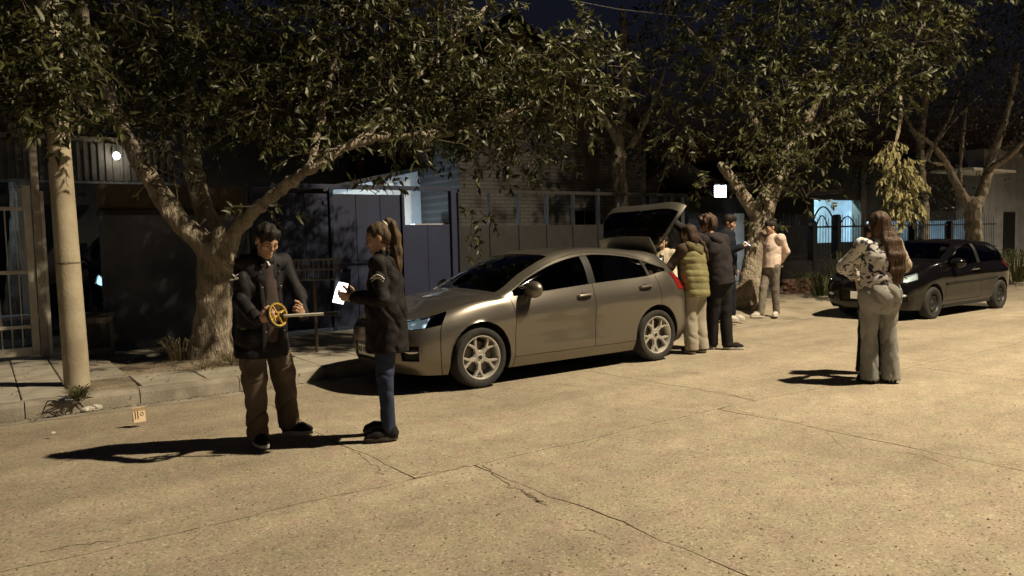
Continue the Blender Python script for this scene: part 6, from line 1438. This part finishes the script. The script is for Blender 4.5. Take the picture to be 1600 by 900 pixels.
# weeds
M_GRASS = leaf_mat('weed_green', (.035, .05, .014), (.11, .115, .04), .7); M_DRYG = leaf_mat('dry_grass', (.16, .13, .07), (.3, .25, .15), .9)
def tuft(name, label, cat, loc, n, h, spread, m, seed, arch=.5, wid=.006, group=None):
    r = np.random.RandomState(seed); B = MB(); o = thing(name, label, cat, loc, 0, group)
    for i in range(n):
        a = r.rand()*6.28; d = Vector((math.cos(a), math.sin(a), 0)); b = d*spread*r.rand()*.5; hh = h*(.5+.6*r.rand()); s = Vector((-d.y, d.x, 0))*wid*(.6+.8*r.rand()); out = spread*(.3+r.rand())*arch
        P = [b, b+d*out*.3+Vector((0, 0, hh*.55)), b+d*out*.75+Vector((0, 0, hh*.9)), b+d*out*1.3+Vector((0, 0, hh*(.98-.35*arch)))]
        B.add([P[0]-s, P[0]+s, P[1]+s, P[1]-s, P[2]+s*.7, P[2]-s*.7, P[3]], [(0, 1, 2, 3), (3, 2, 4, 5), (5, 4, 6)])
    l = B.build('leaves', m, o); l['kind'] = 'stuff'; MB().tube([(0, 0, -.03), (0, 0, .03)], [.02, .006], 6).build('crown_base', M_TWIG, o); return o
tuft('weed', 'small green weed sprouting at the kerb side foot of the utility pole', 'weed', G(122, 622, SW), 60, .13, .16, M_GRASS, 1, .8, .008)
tuft('weed', 'dry grass clump on the left of the gnarled tree base', 'weed', G(284, 566, SW), 120, .36, .3, M_DRYG, 2, .6, .004)
tuft('weed', 'low dry grass clump on the right of the gnarled tree base', 'weed', G(362, 570, SW), 90, .2, .3, M_DRYG, 3, .7, .004)
tuft('weed', 'low dry grass clump in front of the gnarled tree base', 'weed', G(318, 577, SW), 60, .12, .35, M_DRYG, 4, .8, .004)
tuft('strap_plant', 'tall strap-leaved plant left of the black hatchback bonnet', 'plant', G(1318, 462, .06), 60, 1.05, .55, M_GRASS, 5, .7, .016)
tuft('strap_plant', 'bushy dark plant by the brick pile near the black hatchback', 'plant', G(1286, 464, .06), 90, .6, .55, M_GRASS, 6, .8, .012)
tuft('strap_plant', 'low plant beside the iron fence plinth between brick pile and boy', 'plant', G(1256, 452, .06), 60, .5, .5, M_GRASS, 7, .8, .012)
tuft('strap_plant', 'pale shrub at the right edge behind the black hatchback tail', 'plant', G(1588, 440, .06), 110, .95, .8, M_GRASS, 8, .8, .014)
tuft('strap_plant', 'second shrub behind the black hatchback roof near the bare tree', 'plant', G(1560, 432, .06), 90, .9, .7, M_GRASS, 9, .8, .014)
# loop of old cable and litter at the kerb
P = [G(x, y, z) for x, y, z in ((98, 628, SW+.03), (86, 626, SW+.06), (74, 628, SW+.05), (70, 637, SW-.0), (76, 645, -.03), (90, 650, -.06), (102, 648, -.062))]
tag(MB().tube([catmull(np.array([list(q) for q in P]), u) for u in np.linspace(0, 6, 30)], .0055, 6).build('old_cable', M_IRON, None, True), 'loop of black cable lying over the kerb left of the pole', 'cable')
bag = thing('scrap_bag', 'crumpled dark plastic scrap on the kerb at the foot of the pole', 'litter', G(102, 629, SW))
solid('crumple', [E((0, 0, .02), (.055, .04, .028)), E((.04, .02, .012), (.03, .03, .018))], .007, mat('dark_plastic', (.02, .02, .03), rough=.35), bag, folds(.008, 90, 3, 1))
lt = thing('paper_scrap', 'crumpled white paper scrap lying in the gutter right of the pole', 'litter', G(143, 642, -.06))
solid('crumple', [E((-.04, 0, .02), (.045, .035, .025)), E((.045, .01, .025), (.05, .04, .03))], .006, mat('litter_white', (.6, .57, .5), rough=.8), lt, folds(.01, 90, 5, 1))
ls = thing('paper_scrap', 'tiny white scrap on the road below the utility pole', 'litter', G(83, 678, 0)); solid('crumple', [E((0, 0, .008), (.018, .014, .01))], .004, bpy.data.materials['litter_white'], ls, folds(.004, 160, 2))
# dirt and leaf litter along the kerb foot, on the pavement and verge
r = np.random.RandomState(3); B = MB()
for i in range(2600):
    t = r.uniform(-6, 8.4); d = 8.62-abs(r.randn())*.07; s = r.uniform(.004, .016); z = -.074+(8.7-d)*.045+.004; a = r.rand()*6.28
    c, q = math.cos(a)*s, math.sin(a)*s; B.add([(t-c, d-q, z), (t+q*.6, d-c*.6, z+.002), (t+c, d+q, z+r.rand()*.012), (t-q*.6, d+c*.6, z+.003)], [(0, 1, 2, 3)])
dr = B.build('gutter_litter', mat('leaf_litter', (.045, .034, .022), rough=1, col2=(.14, .11, .07), nscale=30)); dr['kind'] = 'stuff'
B = MB()
for i in range(1500):
    if i < 700: t, d = r.uniform(-3, 8.5), r.uniform(8.9, 12.1); z = SW+.006
    elif i < 1100: a = r.rand()*6.28; q = abs(r.randn())*.8; t, d = TREE1.x+math.cos(a)*q, TREE1.y+math.sin(a)*q; z = bedz(t, d)+.03
    else: t, d = r.uniform(9, 22), r.uniform(9.2, 12.3); z = vz(t, d)+.008
    s = r.uniform(.008, .03); a = r.rand()*6.28; c, q = math.cos(a)*s, math.sin(a)*s
    B.add([(t-c, d-q, z), (t+q*.4, d-c*.4, z+.003), (t+c, d+q, z+r.rand()*.015), (t-q*.4, d+c*.4, z+.004)], [(0, 1, 2, 3)])
fl2 = B.build('fallen_leaves', bpy.data.materials['leaf_litter']); fl2['kind'] = 'stuff'
# loose stones and dark specks on the road
B = MB()
for i in range(420):
    px, py = r.uniform(0, 1600), r.uniform(560, 900); g = G(px, py, 0)
    if g.y > 8.2 or g.y < 0: continue
    s = r.uniform(.003, .009); z = zr(g.y)+.001
    B.add([(g.x-s, g.y, z), (g.x, g.y-s, z), (g.x+s, g.y, z), (g.x, g.y+s, z), (g.x, g.y, z+s*.9)], [(0, 1, 4), (1, 2, 4), (2, 3, 4), (3, 0, 4)])
gv = B.build('road_grit', mat('grit', (.06, .05, .04), rough=1, col2=(.3, .27, .22), nscale=3)); gv['kind'] = 'stuff'
# heap of old bricks by the iron fence
bs = thing('brick_pile', 'low pile of old red bricks by the fence right of the boy', 'brick pile', G(1252, 458, .07), 0)
M_BR = mat('old_brick', (.1, .05, .032), rough=.95, col2=(.2, .11, .07), nscale=7, bump=.6, bscale=50)
bmsh = None
for row in range(5):
    for i in range(6-row//2):
        o = MB().box((-.115, -.055, 0), (.115, .055, .07)).build('brick', M_BR, bs, bevel=.005) if bmsh is None else link(bpy.data.objects.new('brick', bmsh), bs)
        bmsh = o.data; o.location = (-.62+.25*i+.1*(row % 2)+rng.uniform(-.015, .015), rng.uniform(-.03, .03), row*.073); o.rotation_euler = (0, 0, rng.uniform(-.12, .12))
st_ = thing('fallen_stick', 'long bare stick leaning from the brick pile towards the plants', 'stick', G(1262, 440, .07)); MB().tube([(0, 0, .55), (.5, -.15, .42), (1.15, -.45, .1), (1.3, -.5, .02)], [.016, .014, .012, .008], 6).build('stem', mat('pale_stick', (.25, .2, .14), rough=.9), st_, True)
MB().tube([(.5, -.15, .42), (.7, -.05, .5)], [.008, .004], 5).build('side_shoot', bpy.data.materials['pale_stick'], st_, True)
